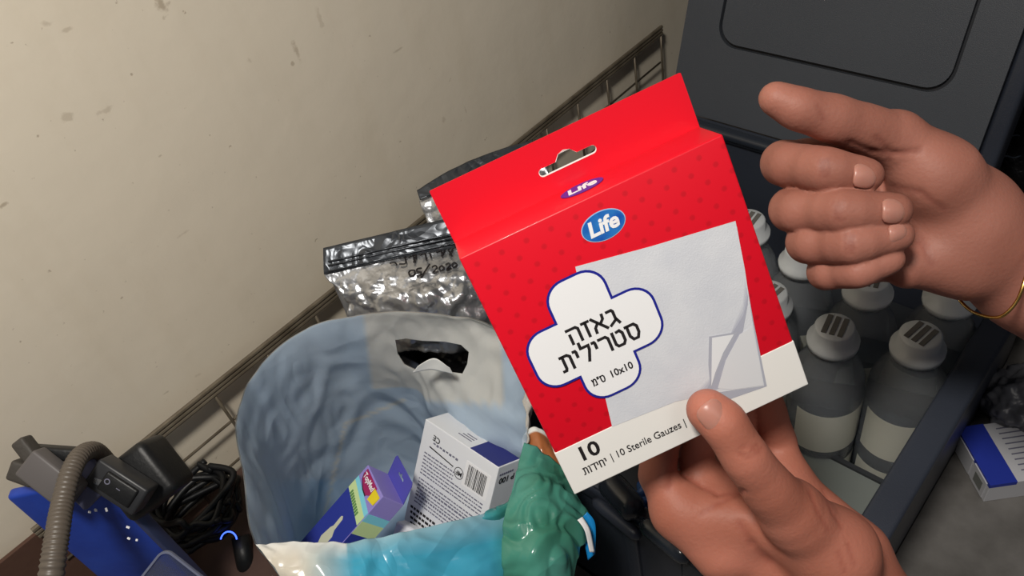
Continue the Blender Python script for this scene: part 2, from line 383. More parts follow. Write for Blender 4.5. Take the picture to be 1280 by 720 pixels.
for it in range(200):       # settle them so that they touch instead of overlapping
    for i in range(len(BP)):
        for j in range(i):
            d = math.hypot(BP[i][0]-BP[j][0], BP[i][1]-BP[j][1]); mn = .0574
            if d < mn:
                ux, uy = (BP[i][0]-BP[j][0])/d, (BP[i][1]-BP[j][1])/d; s = (mn-d)*.25
                q = 1.2 if i > 1 else .6; BP[i][0] += ux*s*q; BP[i][1] += uy*s*q
                q = 1.2 if j > 1 else .6; BP[j][0] -= ux*s*q; BP[j][1] -= uy*s*q
        BP[i][1] = max(BP[i][1], cy0+th+.0290)
for k, ((px, py), lb) in enumerate(blab):
    o = B0 if k == 0 else copy_tree(B0)
    o.location = (BP[k][0], BP[k][1], .0285); o.rotation_euler.z = random.Random(k).uniform(-.25, .25); o['label'] = lb
print('bottles', BP)
# blue crumpled wrapping in the case
bw = lump('blue_wrapping', (.250, .190, .145), (.022, .020, .018), .006, 60, 3, mat('blue_film', rgb(30, 70, 150), .2, var=(50, rgb(120, 160, 210), .5)))
tag(bw, 'shiny blue plastic wrapping inside the case behind the near rim grip', 'wrapper')
bw2 = lump('dark_pouch', (.262, .125, .108), (.030, .050, .03), .006, 40, 5, mat('dark_blue_cloth', rgb(20, 26, 46), .6), power=.7)
tag(bw2, 'dark blue soft pouch lying in the case under the pinching hand', 'pouch')

# ------------------------------------------------------------------ right side: medicine carton, dark bundle, black bag
MH = .026
p0, p1, p2 = pl(1197, 535, 2, MH), pl(1238, 607, 2, MH), pl(1280, 524, 2, MH)
ex = (p0-p1); Lx = ex.length; ex.normalize(); ey = Vector((-ex.y, ex.x, 0)); 
if ey.dot(p2-p0) < 0: ey = -ey
# local frame: x = along the long side away from the end face, y = up the end face edge
zz = Vector((0, 0, 1)); ux = ey; uy = zz.cross(ux)
ux, uy = ey, zz.cross(ey)
org = Vector((p1.x, p1.y, 0)) if uy.dot(ex) > 0 else Vector((p0.x, p0.y, 0))
MM = Matrix([[ux.x, uy.x, 0, org.x], [ux.y, uy.y, 0, org.y], [0, 0, 1, .0], [0, 0, 0, 1]])
t = thing('medicine_carton', 'white and blue medicine carton lying on grey floor right of the case', 'box', mtx=MM)
MC_L = .115; Wm = Lx
M_card = mat('white_card', rgb(196, 196, 200), .6)
box('carton_body', (0, 0, 0), (MC_L, Wm, MH), M_card, t, .0006)
box('blue_band', (-.0002, -.0002, MH-.004), (.022, Wm+.0002, MH+.0003), mat('carton_blue', rgb(38, 56, 160), .5), t)
box('yellow_strip', (.035, -.0003, .012), (MC_L-.005, .002, .017), mat('carton_yellow', rgb(206, 190, 60), .5), t)
box('yellow_strip', (.035, Wm-.002, .012), (MC_L-.005, Wm+.0003, .017), bpy.data.materials['carton_yellow'], t)
for k in range(10): box('small_print', (.030, .004+k*Wm*.09, MH), (.030+.05+.02*random.Random(k).random(), .0052+k*Wm*.09, MH+.0002), M_grey_ink, t)
box('end_flap', (-.0012, .003, .002), (0, Wm*.40, MH-.002), M_card, t, .0003)
box('end_flap', (-.0012, Wm*.45, .002), (0, Wm-.003, MH-.002), M_card, t, .0003)
box('end_window', (-.0016, Wm*.12, .007), (-.001, Wm*.32, MH-.007), mat('carton_grey', rgb(120, 122, 118), .5), t)
o = lump('crumpled_bag', pl(1278, 500, 2, .03), (.035, .03, .022), .006, 50, 8, mat('dull_film', rgb(120, 120, 125), .3, trans=.3)); tag(o, 'crumpled dull clear plastic bag on the floor behind the medicine carton', 'bag')
o = lump('dark_bundle', (.685, -.035, .05), (.09, .07, .05), .01, 25, 11, mat('black_cloth', rgb(26, 16, 17), .8, bump=(200, .001)), power=.8); tag(o, 'dark cloth bundle in shadow on the floor right of the bottles', 'cloth')
t = thing('black_bag', 'black shiny quilted bag with pale label at the right edge beside the open lid', 'bag', (.87, .10, 0))
lump('bag_body', (0, .0, .18), (.09, .12, .18), .012, 22, 13, mat('black_nylon', rgb(16, 15, 17), .35, bump=(180, .002)), t, power=.7)
p = at(1279, 92, .79)
LB = Matrix.Translation(p-Vector(t.location)) @ m3.to_4x4() @ Matrix.Rotation(-.3, 4, 'Z')
box('bag_label', (-.009, -.016, -.003), (.02, .016, .003), mat('pale_label', rgb(190, 186, 178), .6, bump=(300, .0005)), t, .0005, 2, LB)
for k, (px, py) in enumerate([(1262, 128), (1255, 150), (1262, 170), (1252, 196)]):
    q = at(px, py, .80); pts = [q-Vector(t.location)+Vector(M @ np.array([dx*.001, math.sin(dx*.4+k)*.001, 0])) for dx in range(-14, 22, 3)]
    tube('seam', pts, .0010, M_gloss, t, 6)

# ------------------------------------------------------------------ blue box with hose, switch box, cables
t = thing('equipment_housing', 'upright worn blue metal housing with grey clamps and a ribbed hose at lower left', 'equipment', (-.04, .5, .012))
L0b = Vector(t.location)
M_bluemetal = mat('blue_paint', rgb(40, 74, 178), .45, var=(30, rgb(30, 56, 150), .8), bump=(80, .0004))
P1 = Vector(at(0, 618, .545)); P2 = Vector(at(126, 606, .55)); ztop = (P1.z+P2.z)/2
fx = Vector((P2.x-P1.x, P2.y-P1.y, 0)); fw = fx.length; fx.normalize(); fn = Vector((0, 0, 1)).cross(fx)   # into the box
BMX = Matrix([[fx.x, fn.x, 0, P1.x-L0b.x], [fx.y, fn.y, 0, P1.y-L0b.y], [0, 0, 1, -L0b.z], [0, 0, 0, 1]])
def bx(name, lo, hi, m, bev=.002, seg=3): return box(name, lo, hi, m, t, bev, seg, BMX)
bx('plate', (0, 0, .012), (fw, .009, ztop), M_bluemetal, .003)
bx('plate_edge', (fw-.001, -.0015, .012), (fw+.0030, .011, ztop-.004), mat('blue_grey_edge', rgb(74, 82, 120), .4, metal=.3), .0015)
M_dk = mat('dark_rubber', rgb(66, 62, 58), .6, bump=(200, .0006)); M_grip = mat('grey_clamp', rgb(96, 92, 92), .5)
def cam_box(name, px, py, d, sx, sy, sz, ang, m, par, off, bev=.002):
    X = Matrix.Translation(at(px, py, d)-Vector(off)) @ m3.to_4x4() @ Matrix.Rotation(math.radians(-ang), 4, 'Z')
    return box(name, (-sx/2, -sy/2, -sz/2), (sx/2, sy/2, sz/2), m, par, bev, 3, X)
cam_box('clamp', 66, 598, .535, .040, .021, .014, 38, M_grip, t, L0b)
cam_box('clamp_arm', 45, 574, .54, .034, .010, .012, 52, M_dk, t, L0b)
cam_box('clamp_arm', 33, 590, .54, .018, .014, .014, 20, M_dk, t, L0b)
cam_box('strap', 70, 566, .55, .036, .009, .012, 4, M_black, t, L0b)
cam_box('bracket', 104, 598, .545, .034, .028, .006, 45, mat('slate_bracket', rgb(84, 86, 112), .5), t, L0b)
cam_box('bolt', 125, 601, .542, .010, .008, .006, 20, mat('bright_metal', rgb(200, 200, 200), .25, metal=.9), t, L0b)
rp = random.Random(4)
for (px, py) in [(107, 629), (112, 640), (119, 637), (133, 637), (160, 659), (161, 673), (171, 675), (120, 638)]:
    cam_box('paint_chip', px, py, .549+.0006*(py-600)/10, .0028*rp.uniform(.4, 1), .0014, .0006, rp.uniform(0, 90), M_white, t, L0b, 0)
hp = catmull([at(*q)-L0b for q in [(58, 770, .47), (66, 705, .475), (72, 665, .485), (78, 630, .50), (88, 592, .515), (101, 569, .53), (118, 563, .55), (133, 575, .57), (142, 590, .60), (150, 600, .64)]], 26)
tube('hose', hp, lambda s: (.0072-.0022*s)*(1+.07*math.sin(s*len(hp)*math.pi/2.01)), mat('hose_rubber', rgb(92, 84, 76), .4), t, 14)
t = thing('switch_box', 'black square power switch box with rocker beside the hose end and rack rail', 'switch box', (.012, .57, .14))
Ls = Vector(t.location)
SB = Matrix.Translation(at(181, 598, .585)-Ls) @ m3.to_4x4() @ Matrix.Rotation(math.radians(38), 4, 'Z')
box('housing', (-.019, -.022, -.018), (.024, .022, .020), M_black, t, .006, 4, SB)
RB = Matrix.Translation(at(150, 606, .545)-Ls) @ m3.to_4x4() @ Matrix.Rotation(math.radians(-33), 4, 'Z')
box('switch_frame', (-.020, -.011, -.012), (.020, .010, .006), mat('charcoal', rgb(44, 45, 48), .4), t, .002, 3, RB)
box('rocker', (-.010, -.0070, .005), (.015, .0070, .0085), M_black, t, .0015, 3, RB)
for o in [text('marking', 'O', .0055, -.006, .001, .0087, M_grey_ink, t, bold=.0001, mtx=RB), text('marking', '–', .0055, .003, .001, .0087, M_grey_ink, t, bold=.0001, mtx=RB)]: pass
# cables
t = thing('cable_tangle', 'black cable tangle with a blue glowing ring beside the shopping bag', 'cable', pl(246, 676, 2, .03)+Vector((0, 0, .003)))
Lc = Vector(t.location); rc = random.Random(9)
for k in range(9):
    pts = []
    for q in range(9):
        a = q/8*math.pi*2*rc.uniform(.8, 1.1)+k; pts.append(Vector((.020+.040*math.cos(a)*rc.uniform(.7, 1.1), .010+.035*math.sin(a)*rc.uniform(.7, 1.1), .000+.004*k+rc.uniform(0, .01))))
    tube('cable', catmull(pts, 8), .0032, M_black, t, 8)
rg = at(286, 676, .74)-Lc
rm = Matrix.Translation(rg) @ m3.to_4x4()
tube('connector', [rg+Vector(M @ np.array([0.004, .002, .02])), rg+Vector(M @ np.array([.012, .035, .015]))], .0085, M_black, t, 16)
tube('light_ring', [rm @ Vector((.0075*math.cos(a), .0085*math.sin(a), .0)) for a in [math.radians(10+k*8) for k in range(21)]], .0007, mat('blue_led', rgb(30, 60, 255), emit=(.05, .12, 1, 1)), t, 6)
# clear clamshell
t = thing('clear_clamshell', 'clear plastic clamshell corner in front of the blue housing at the bottom edge', 'package', at(215, 760, .42))
Lp = Vector(t.location); CMX = Matrix.Translation(at(246, 713, .44)-Lp) @ m3.to_4x4() @ Matrix.Rotation(math.radians(-38), 4, 'Z')
M_clear = mat('clear_plastic', rgb(190, 200, 225), .12, trans=.95, ior=1.25, alpha=.55)
curve = rrect(-.022, -.06, .034, .0, .006)
o = curve_shape('clamshell_front', [curve], M_clear, t, .0006); o.data.transform(CMX)
o = curve_shape('clamshell_lip', [curve, rrect(-.0208, -.0588, .0328, -.0012, .005)], mat('film_edge', rgb(130, 136, 160), .3, trans=.5), t, .002); o.data.transform(CMX)

# ------------------------------------------------------------------ foil pouches
M_foil = mat('silver_foil', rgb(190, 192, 196), .3, metal=.85, bump=(110, .0014, 2)); M_zip = fold_bump(mat('dark_zip', rgb(70, 74, 80), .3, metal=.5, spec=.6), 20, .002)
def fsheet(name, grid, nu, nv, amp, freq, seed, m, par, **k):
    off = Vector(par.location); return sheet(name, [[at(*p)-off for p in r] for r in grid], nu, nv, amp, freq, seed, m, par, **k)
t = thing('foil_pouch', 'silver foil zip pouch with handwritten date standing behind the shopping bag', 'pouch', at(520, 400, .69))
fsheet('pouch_back', [[(408, 318, .66), (480, 296, .665), (560, 278, .67), (640, 262, .675)], [(412, 345, .67), (490, 330, .68), (570, 320, .685), (650, 300, .69)], [(435, 400, .69), (500, 400, .70), (580, 395, .70), (650, 380, .70)], [(450, 470, .72), (510, 470, .73), (590, 465, .73), (660, 450, .73)]], 14, 12, .002, 30, 2, M_foil, t, thick=.0006)
_, fv, FW, FH = fsheet('pouch_front', [[(404, 312, .655), (480, 294, .657), (560, 275, .66), (640, 258, .665)],
      [(406, 345, .655), (490, 326, .652), (570, 310, .655), (645, 292, .66)],
      [(425, 362, .655), (500, 352, .640), (575, 342, .640), (645, 330, .65)],
      [(436, 385, .66), (505, 382, .635), (580, 378, .632), (650, 372, .65)],
      [(446, 440, .69), (515, 440, .66), (590, 436, .655), (655, 430, .68)]], 30, 16, lambda u, v: .0005+.0042*min(1, max(0, (v-.36)*4)), 48, 6, M_foil, t, thick=.0006)
fsheet('zip_strip', [[(404, 310, .6525), (480, 292, .6545), (560, 273, .6575), (640, 256, .6625)], [(405, 343, .6525), (490, 324, .6495), (570, 309, .6525), (645, 290, .6575)]], 16, 6, .0006, 30, 3, M_zip, t, thick=.0005)
for dy in (0, 5, 12):
    tube('zip_ridge', [at(410+px, 327+dy-px*.225, .6505-px*.00001)-Vector(t.location) for px in range(0, 235, 20)], .0008, M_zip, t, 6)
def strokes(name, pls, d, r, m, par):
    bm = bmesh.new()
    for pts in pls:
        dd = d if not callable(d) else None
        P = [at(px, py, d(px, py) if callable(d) else d)-Vector(par.location) for px, py in pts]
        vs, fs = tube_geo(catmull(P, 4) if len(P) > 2 else P, r, 6); vv = [bm.verts.new(v) for v in vs]
        for f in fs: bm.faces.new([vv[k] for k in f])
    return link(name, bm_mesh(name, bm), m, par)
fpx = np.array([(lambda c: (640+1000*c[0]/c[2], 360+1000*c[1]/c[2], c[2]))(M.T @ (np.array(q+t.location)-CAM)) for q in fv])
wd = lambda x, y: float(np.sort(fpx[np.argsort((fpx[:, 0]-x)**2+(fpx[:, 1]-y)**2)[:4], 2])[0])-.0022
HW = [[(513, 338), (511, 341), (513, 345), (518, 343), (518, 338), (513, 338)], [(527, 335), (522, 336), (521, 339), (526, 340), (525, 344), (520, 345)], [(537, 330), (532, 338), (526, 347)], [(540, 334), (544, 332), (546, 335), (541, 341), (548, 339)], [(552, 332), (549, 335), (551, 338), (555, 335), (552, 332)], [(557, 331), (561, 329), (562, 332), (558, 337), (564, 335)], [(568, 328), (565, 331), (567, 334), (571, 331), (568, 328)]]
strokes('handwritten_date', HW, wd, .0007, M_ink, t)
HX = [[(487, 329), (493, 328), (496, 331)], [(498, 322), (505, 321), (507, 329), (499, 330)], [(510, 321), (516, 319), (518, 328)], [(515, 317), (520, 320), (517, 328)], [(524, 318), (531, 317), (533, 325)], [(537, 316), (539, 322)], [(545, 315), (551, 313), (553, 321)], [(556, 313), (552, 320)], [(560, 312), (565, 320)], [(566, 311), (562, 319)]]
strokes('handwriting', HX, wd, .0007, M_ink, t)
t = thing('foil_pouch', 'second dark foil pouch peeking out above the red box corner by the rail', 'pouch', at(570, 240, .78))
fsheet('pouch_film', [[(522, 240, .78), (560, 217, .78), (610, 195, .785), (665, 178, .79)], [(526, 256, .775), (570, 240, .77), (620, 220, .775), (680, 205, .78)], [(534, 275, .775), (580, 275, .765), (640, 260, .765), (700, 245, .77)], [(545, 320, .77), (600, 330, .76), (650, 310, .76), (710, 300, .765)]], 16, 12, .003, 40, 9, M_foil, t, thick=.0008)
fsheet('pouch_seal', [[(521, 238, .777), (560, 214, .777), (610, 192, .782), (665, 175, .787)], [(525, 250, .773), (566, 232, .770), (616, 210, .775), (675, 194, .78)]], 16, 6, .001, 40, 9, M_zip, t, thick=.0008)
o = lump('black_pouch', at(600, 425, .74), (.055, .045, .06), .005, 45, 21, mat('black_film', rgb(18, 18, 20), .3, bump=(140, .002)), power=.8); tag(o, 'black crinkled pouch seen through the handle hole of the shopping bag', 'pouch')

# ------------------------------------------------------------------ shopping bag
def mixc(a, b, t): t = min(1, max(0, t)); return tuple(a[k]*(1-t)+b[k]*t for k in range(4))
c_in, c_in2, c_wh = rgb(202, 224, 246), rgb(218, 234, 250), rgb(238, 240, 238)
c_out, c_turq, c_green, c_brown = rgb(186, 182, 176), rgb(70, 168, 200), rgb(62, 140, 118), rgb(176, 108, 66)
rim = [(385, 410, .60), (440, 397, .60), (500, 391, .60), (565, 395, .60), (615, 407, .595), (648, 450, .58), (660, 520, .565), (655, 590, .545), (640, 638, .525), (560, 658, .495), (470, 675, .475), (400, 682, .465), (326, 686, .462), (303, 590, .50), (297, 520, .54), (330, 452, .575)]
R0 = [at(*p) for p in rim]; cen = sum(R0, Vector())/len(R0)
def ring(f, z, bul=0.): return [Vector((cen.x+(p.x-cen.x)*f, cen.y+(p.y-cen.y)*f, (p.z*(1-bul)+z*bul) if bul < 1 else z)) for p in R0]
def clampx(r, mx): return [Vector((min(p.x, mx), p.y, p.z)) for p in r]
cz = cen.z
G = [R0, ring(1.0, cz-.03, .6), clampx(ring(1.07, cz-.075, 1), .198), clampx(ring(1.14, cz-.13, 1), .197), clampx(ring(1.15, .045, 1), .19), clampx(ring(1.05, .0205, 1), .18), ring(.35, .0185, 1), ring(.01, .0180, 1)]
bag = thing('shopping_bag', 'open pale blue plastic shopping bag with die-cut handle holding medicine cartons', 'bag', (cen.x, cen.y, .012))
off = Vector(bag.location)
def to_px(p):
    c = M.T @ (np.array(p+off)-CAM); return 640+1000*c[0]/c[2], 360+1000*c[1]/c[2]
def incol(u, v, p):
    x, y = to_px(p); c = mixc(c_in, c_in2, .5+.5*noise.noise(p*14))
    if v < .3 and y < 512 and 440 < x < 640:    # white print patch round the handle
        k = min(x-452+(y-400)*-.12, 628-x+(y-400)*.05, 505-y+ (x-540)*.05); c = mixc(c, c_wh, k/6)
    for (a, b) in (((432, 530), (505, 500)), ((432, 530), (404, 650))):
        ax, ay = a; bx_, by = b; tt = max(0, min(1, ((x-ax)*(bx_-ax)+(y-ay)*(by-ay))/((bx_-ax)**2+(by-ay)**2)))
        d = math.hypot(x-ax-tt*(bx_-ax), y-ay-tt*(by-ay))
        if d < 3 and y > 400: c = mixc(c, c_wh, (3-d)/2)
    return c
def outcol(u, v, p):
    x, y = to_px(p); c = c_out
    q = p
    if y < 600: return c_out
    if x > 325: c = mixc(c, c_turq, (x-325)/60+noise.noise(p*20)*.3)
    if y > 640+ (0): c = mixc(c, c_turq, 0)
    if x > 560: c = mixc(c, c_green, (x-560)/80+noise.noise(p*25)*.5)
    return c
def amp(u, v): return .0012+.0026*min(1, v*6)
bag_in = fold_bump(vcol_mat('bag_inside', .36, transl=.52), 9, .0028, 3.); bag_out = fold_bump(vcol_mat('bag_outside', .22, transl=.15, spec=.7), 11, .0035, 3.5)
GG = [[p-off for p in r] for r in G]
def handle_hole(o, W, H):
    me = o.data; bm = bmesh.new(); bm.from_mesh(me); inv = Matrix.Identity(4)
    poly = [(494, 425), (508, 423), (528, 426), (556, 427), (576, 431), (586, 440), (584, 455), (578, 467), (562, 465), (545, 461), (520, 463), (505, 456), (497, 443)]
    c = CAM-np.array(off); cx, cy = 540, 443
    def near(f):
        v = f.calc_center_median(); x, y = to_px(v); return abs(x-cx) < 60 and abs(y-cy) < 40 and f.calc_center_median().y+off.y > .3 
    n = len(poly)
    for k in range(n):
        a, b = poly[k], poly[(k+1) % n]; ra, rb = Vector(ray(*a)), Vector(ray(*b)); nn = ra.cross(rb).normalized()
        fs = [f for f in bm.faces if near(f)]; geo = list({v for f in fs for v in f.verts})+list({e for f in fs for e in f.edges})+fs
        bmesh.ops.bisect_plane(bm, geom=geo, plane_co=Vector(c), plane_no=nn, dist=1e-7)
    def inside(x, y):
        r = False; j = n-1
        for i in range(n):
            xi, yi = poly[i]; xj, yj = poly[j]
            if (yi > y) != (yj > y) and x < (xj-xi)*(y-yi)/(yj-yi)+xi: r = not r
            j = i
        return r
    dl = []
    for f in bm.faces:
        v = f.calc_center_median(); x, y = to_px(v)
        if abs(x-cx) < 60 and abs(y-cy) < 40 and inside(x, y): dl.append(f)
    print('hole faces', len(dl)); bmesh.ops.delete(bm, geom=dl, context='FACES')
    bm.to_mesh(me); bm.free()
    for p in me.polygons: p.use_smooth = True
inner, iv, W_, H_ = sheet('bag_lining', GG, 16, 16, amp, 9, 4, bag_in, bag, incol, 0, True, handle_hole, fn=crumple)
# printed outside: the same film, a hair further out
ome = inner.data.copy(); ome.name = 'bag_outside'; ome.materials.clear(); Nrm = [v.normal.copy() for v in ome.vertices]
cl = cen-off; sgn = sum((v.co-cl).to_2d().dot(n.to_2d()) for v, n in zip(ome.vertices, Nrm)); sgn = 1 if sgn > 0 else -1
for v, n in zip(ome.vertices, Nrm): v.co += n*sgn*.0009
for k, v in enumerate(ome.vertices): ome.color_attributes['Col'].data[k].color = outcol(0, 0, v.co)
link('bag_outside', ome, bag_out, bag, True)
# folded front band and crumpled green side
def fs_(name, grid, nu, nv, a, f, s, m, col=None): return fsheet(name, grid, nu, nv, a, f, s, m, bag, col=col, fn=crumple)
def bandcol(u, v, p):
    c = mixc(rgb(212, 205, 190), c_turq, (u-.12)*5); c = mixc(c, c_green, (u-.66)*3+noise.noise(p*22)*.6)
    return mixc(c_wh if u < .3 else rgb(150, 190, 205), c, v*3.0)
fs_('front_fold', [[(320, 682, .461), (400, 679, .462), (470, 672, .470), (555, 655, .490), (640, 634, .520), (700, 640, .535)],
                  [(335, 700, .452), (402, 700, .452), (472, 698, .458), (556, 690, .478), (645, 672, .508), (705, 665, .525)],
                  [(352, 722, .450), (405, 740, .446), (475, 742, .452), (558, 735, .472), (650, 715, .500), (700, 700, .52)],
                  [(370, 780, .46), (408, 790, .455), (478, 792, .462), (560, 790, .482), (650, 770, .51), (700, 760, .53)]], 22, 14, .0026, 12, 7, bag_out, bandcol)
def greencol(u, v, p):
    return mixc(c_green, mixc(rgb(96, 170, 160), rgb(60, 120, 96), .5+noise.noise(p*30)), .7)
fs_('green_side', [[(655, 556, .545), (680, 566, .54), (705, 590, .54), (722, 618, .545)],
                  [(640, 610, .515), (675, 605, .508), (712, 618, .515), (738, 640, .53)],
                  [(632, 650, .500), (672, 655, .492), (712, 660, .50), (736, 670, .52)],
                  [(630, 700, .49), (670, 700, .482), (706, 700, .49), (725, 700, .51)],
                  [(640, 770, .50), (670, 770, .49), (700, 765, .50), (715, 750, .52)]], 22, 18, .0046, 12, 12, bag_out, greencol)
def bcol(u, v, p): return c_brown if v > .18 else c_wh
fs_('brown_corner', [[(655, 542, .560), (668, 534, .556), (682, 540, .556)], [(662, 562, .550), (676, 556, .545), (694, 568, .547)], [(668, 590, .545), (684, 588, .54), (706, 596, .545)]], 10, 10, .001, 30, 2, bag_out, bcol)
st = fsheet('white_stripe', [[(722, 650, .506), (731, 664, .506), (737, 690, .51)], [(728, 646, .508), (737, 662, .508), (743, 690, .512)]], 8, 3, .0004, 30, 2, M_white, bag, thick=.0006)
fsheet('blue_stripe', [[(734, 640, .520), (744, 655, .52), (744, 692, .522)], [(720, 655, .522), (728, 668, .522), (735, 700, .524)]], 8, 3, .0004, 30, 2, mat('bag_blue', rgb(20, 130, 200), .35), bag, thick=.0006)
# flap of the die-cut handle
fsheet('handle_flap', [[(516, 466, .5975), (540, 462, .5975), (566, 468, .597)], [(522, 458, .594), (543, 448, .592), (562, 460, .594)]], 8, 6, .0006, 30, 2, mat('bag_flap_white', rgb(222, 224, 222), .35), bag, thick=.0005)

# ------------------------------------------------------------------ cartons in the bag
def frame(O, A, B_): # local x = along the width, y = up, z = towards the viewer
    O, A, B_ = Vector(O), Vector(A).normalized(), Vector(B_).normalized(); N_ = A.cross(B_)
    return Matrix([[A.x, -B_.x, -N_.x, O.x], [A.y, -B_.y, -N_.y, O.y], [A.z, -B_.z, -N_.z, O.z+CZ], [0, 0, 0, 1]])
def up_text(*a, **k): return text(*a, **k)
# white carton: the print stands upside down in the bag
wm = frame((.1777, .3618, -.4865), (.0036, -.9998, .0211), (-.5731, -.0194, -.8193)); WW, WH, WT = .0784, .125, .0250
t = thing('white_carton', 'white carton with barcode and navy corner, larger of the boxes in the bag', 'box', mtx=wm)
M_wc = mat('carton_white', rgb(228, 230, 234), .5); M_navy = mat('carton_navy', rgb(40, 44, 120), .45)
box('carton_body', (0, -WH, -WT), (WW, 0, 0), M_wc, t, .0006)
box('navy_panel', (WW*.62, -.0003, -WT+.0008), (WW-.001, .0004, -.0006), M_navy, t)
for k in range(3): box('small_print', (WW*.36+.002*k, -.0003, -.009-.003*k), (WW*.36+.014, .0003, -.0082-.003*k), M_grey_ink, t)
z1 = .0002
rb = random.Random(2); xx = WW*.66
box('barcode_patch', (WW*.62, -.031, 0), (WW*.94, -.010, .00012), M_white, t)
bm = bmesh.new()
while xx < WW*.90:
    ww = rb.choice([.0003, .0005, .0008]); add_box(bm, (xx, -.029, 0), (xx+ww, -.012, .0003)); xx += ww+rb.choice([.0004, .0006, .0009])
link('barcode', bm_mesh('barcode', bm), M_ink, t)
curve_shape('round_mark', [ellipse(WW*.56, -.024, .0048, .0048, 28), ellipse(WW*.56, -.024, .0043, .0043, 28)], M_ink, t, .0002)
text('round_mark_letters', 'MF', .0052, WW*.56, -.024, z1, M_ink, t, rot=math.pi, bold=.00012)
text('ce_mark', 'CE', .0065, WW*.20, -.0100, z1, M_ink, t, rot=math.pi-.1, bold=.0001)
text('maker_name', 'MEDIC · Quality', .0040, WW*.29, -.0185, z1, M_ink, t, rot=math.pi, width=.030) if False else None
text('small_print', '®QaliMed', .0046, WW*.36, -.0165, z1, M_blue, t, rot=math.pi, width=.024) if False else None
bm = bmesh.new()
for k in range(8): add_box(bm, (WW*.17+k*.0035, -.0150-.0006*(k % 2), 0), (WW*.17+k*.0035+.0024, -.0138, .0002))
link('small_print', bm_mesh('small_print', bm), M_grey_ink, t)
curve_shape('swoosh', [[(WW*.13, -.0185), (WW*.48, -.0215), (WW*.44, -.0250), (WW*.47, -.0222), (WW*.13, -.0195)]], M_ink, t, .0002)
bm = bmesh.new(); rb = random.Random(5)
for k in range(15):
    xa = WW*.08; y = -.0265-.0030*k - (.002 if k > 6 else 0); xe = WW*(.50 if k < 3 else .92)
    while xa < xe:
        l = rb.uniform(.0012, .0042); add_box(bm, (xa, y, 0), (min(xa+l, xe), y+.0010+(.0005 if k in (9, 12) else 0), .0002)); xa += l+.0008
link('small_print', bm_mesh('small_print', bm), M_grey_ink, t)
bm = bmesh.new(); rb = random.Random(7)
for k in range(4):
    xa = WW*.05+k*.001
    while xa < WW*.42: l = rb.uniform(.002, .004); add_box(bm, (xa, -.0775-.0045*k, 0), (xa+l, -.0755-.0045*k, .0003)); xa += l+.001
link('bold_print', bm_mesh('bold_print', bm), M_ink, t)
RS = Matrix.Translation((WW+.0002, 0, 0)) @ Matrix.Rotation(math.pi/2, 4, 'Y')
text('count', 'P 100', .0068, WT*.50, -.0125, 0, M_ink, t, rot=math.pi, bold=.00015, width=.017, mtx=RS)
bm = bmesh.new()
for k in range(7): add_box(bm, (WW-.0001, -.0078, -.0045-.0023*k), (WW+.0003, -.0064, -.0030-.0023*k))
link('small_print', bm_mesh('small_print', bm), M_grey_ink, t)
# purple carton
pm = frame((.123, .3693, -.4876), (-.3415, -.9318, .123), (-.8463, .2479, -.4715)); PW, PH, PT = .0358, .105, .0213
t = thing('swab_carton', 'small purple and blue carton with hang tab, smaller of the boxes in bag', 'box', mtx=pm)
M_lav = mat('carton_lavender', rgb(150, 138, 208), .45); M_vio = mat('carton_violet', rgb(84, 82, 176), .45); M_pb = mat('carton_blue_deep', rgb(46, 58, 150), .45)
M_lime = mat('carton_lime', rgb(200, 222, 160), .5); M_aqua = mat('carton_aqua', rgb(130, 208, 226), .5); M_mag = mat('carton_magenta', rgb(160, 40, 96), .5); M_yel = mat('carton_yellow2', rgb(232, 208, 40), .5)
box('carton_body', (0, -PH, -PT), (PW, 0, 0), M_lav, t, .0005)
curve_shape('blue_front', [[(.0003, -.0225), (PW-.0003, -.029), (PW-.0003, -PH), (.0003, -PH)]], M_pb, t, .0002)
curve_shape('green_header', [[(.0003, -.0145), (PW-.0003, -.021), (PW-.0003, -.029), (.0003, -.0225)]], M_lime, t, .0003)
curve_shape('aqua_band', [[(.0003, -.0105), (PW-.0003, -.0165), (PW-.0003, -.0215), (.0003, -.0150)]], M_aqua, t, .0002)
curve_shape('brand_patch', [[(.0035, -.0012), (.026, -.0016), (.0262, -.0085), (.021, -.0125), (.014, -.0118), (.006, -.0085), (.0036, -.005)]], M_mag, t, .0004)
curve_shape('brand_patch_edge', [[(.0030, -.0052), (.006, -.0092), (.014, -.0128), (.021, -.0135), (.021, -.0125), (.014, -.0118), (.006, -.0085), (.0036, -.005)]], M_ink, t, .00045)
text('brand_name', 'TopMed', .0060, .0145, -.0052, .0006, M_white, t, width=.019, bold=.00012)
curve_shape('yellow_patch', [[(.0245, -.0028), (.0345, -.003), (.0345, -.0105), (.0255, -.0125)]], M_yel, t, .0006)
text('header_words', 'DEPRESSORS', .0042, .018, -.0228, .0005, mat('green_ink', rgb(60, 130, 70), .5), t, rot=-.17, width=.022) if False else None
bm = bmesh.new()
for k in range(9): add_box(bm, (.006+k*.0025, -.0235-.00047*k, .0003), (.0078+k*.0025, -.0198-.00047*k, .0005))
link('header_words', bm_mesh('header_words', bm), mat('green_ink', rgb(96, 140, 80), .5), t)
curve_shape('swab_picture', [[(.016, -.038), (.0175, -.0365), (.0195, -.038), (.0205, -.048), (.0235, -.052), (.0235, -.062), (.020, -.066), (.019, -.085), (.0165, -.085), (.0165, -.066), (.0135, -.060), (.0150, -.050), (.0165, -.047)]], mat('pale_picture', rgb(206, 206, 180), .5), t, .0004)
RS = Matrix.Translation((PW+.0002, 0, 0)) @ Matrix.Rotation(math.pi/2, 4, 'Y')
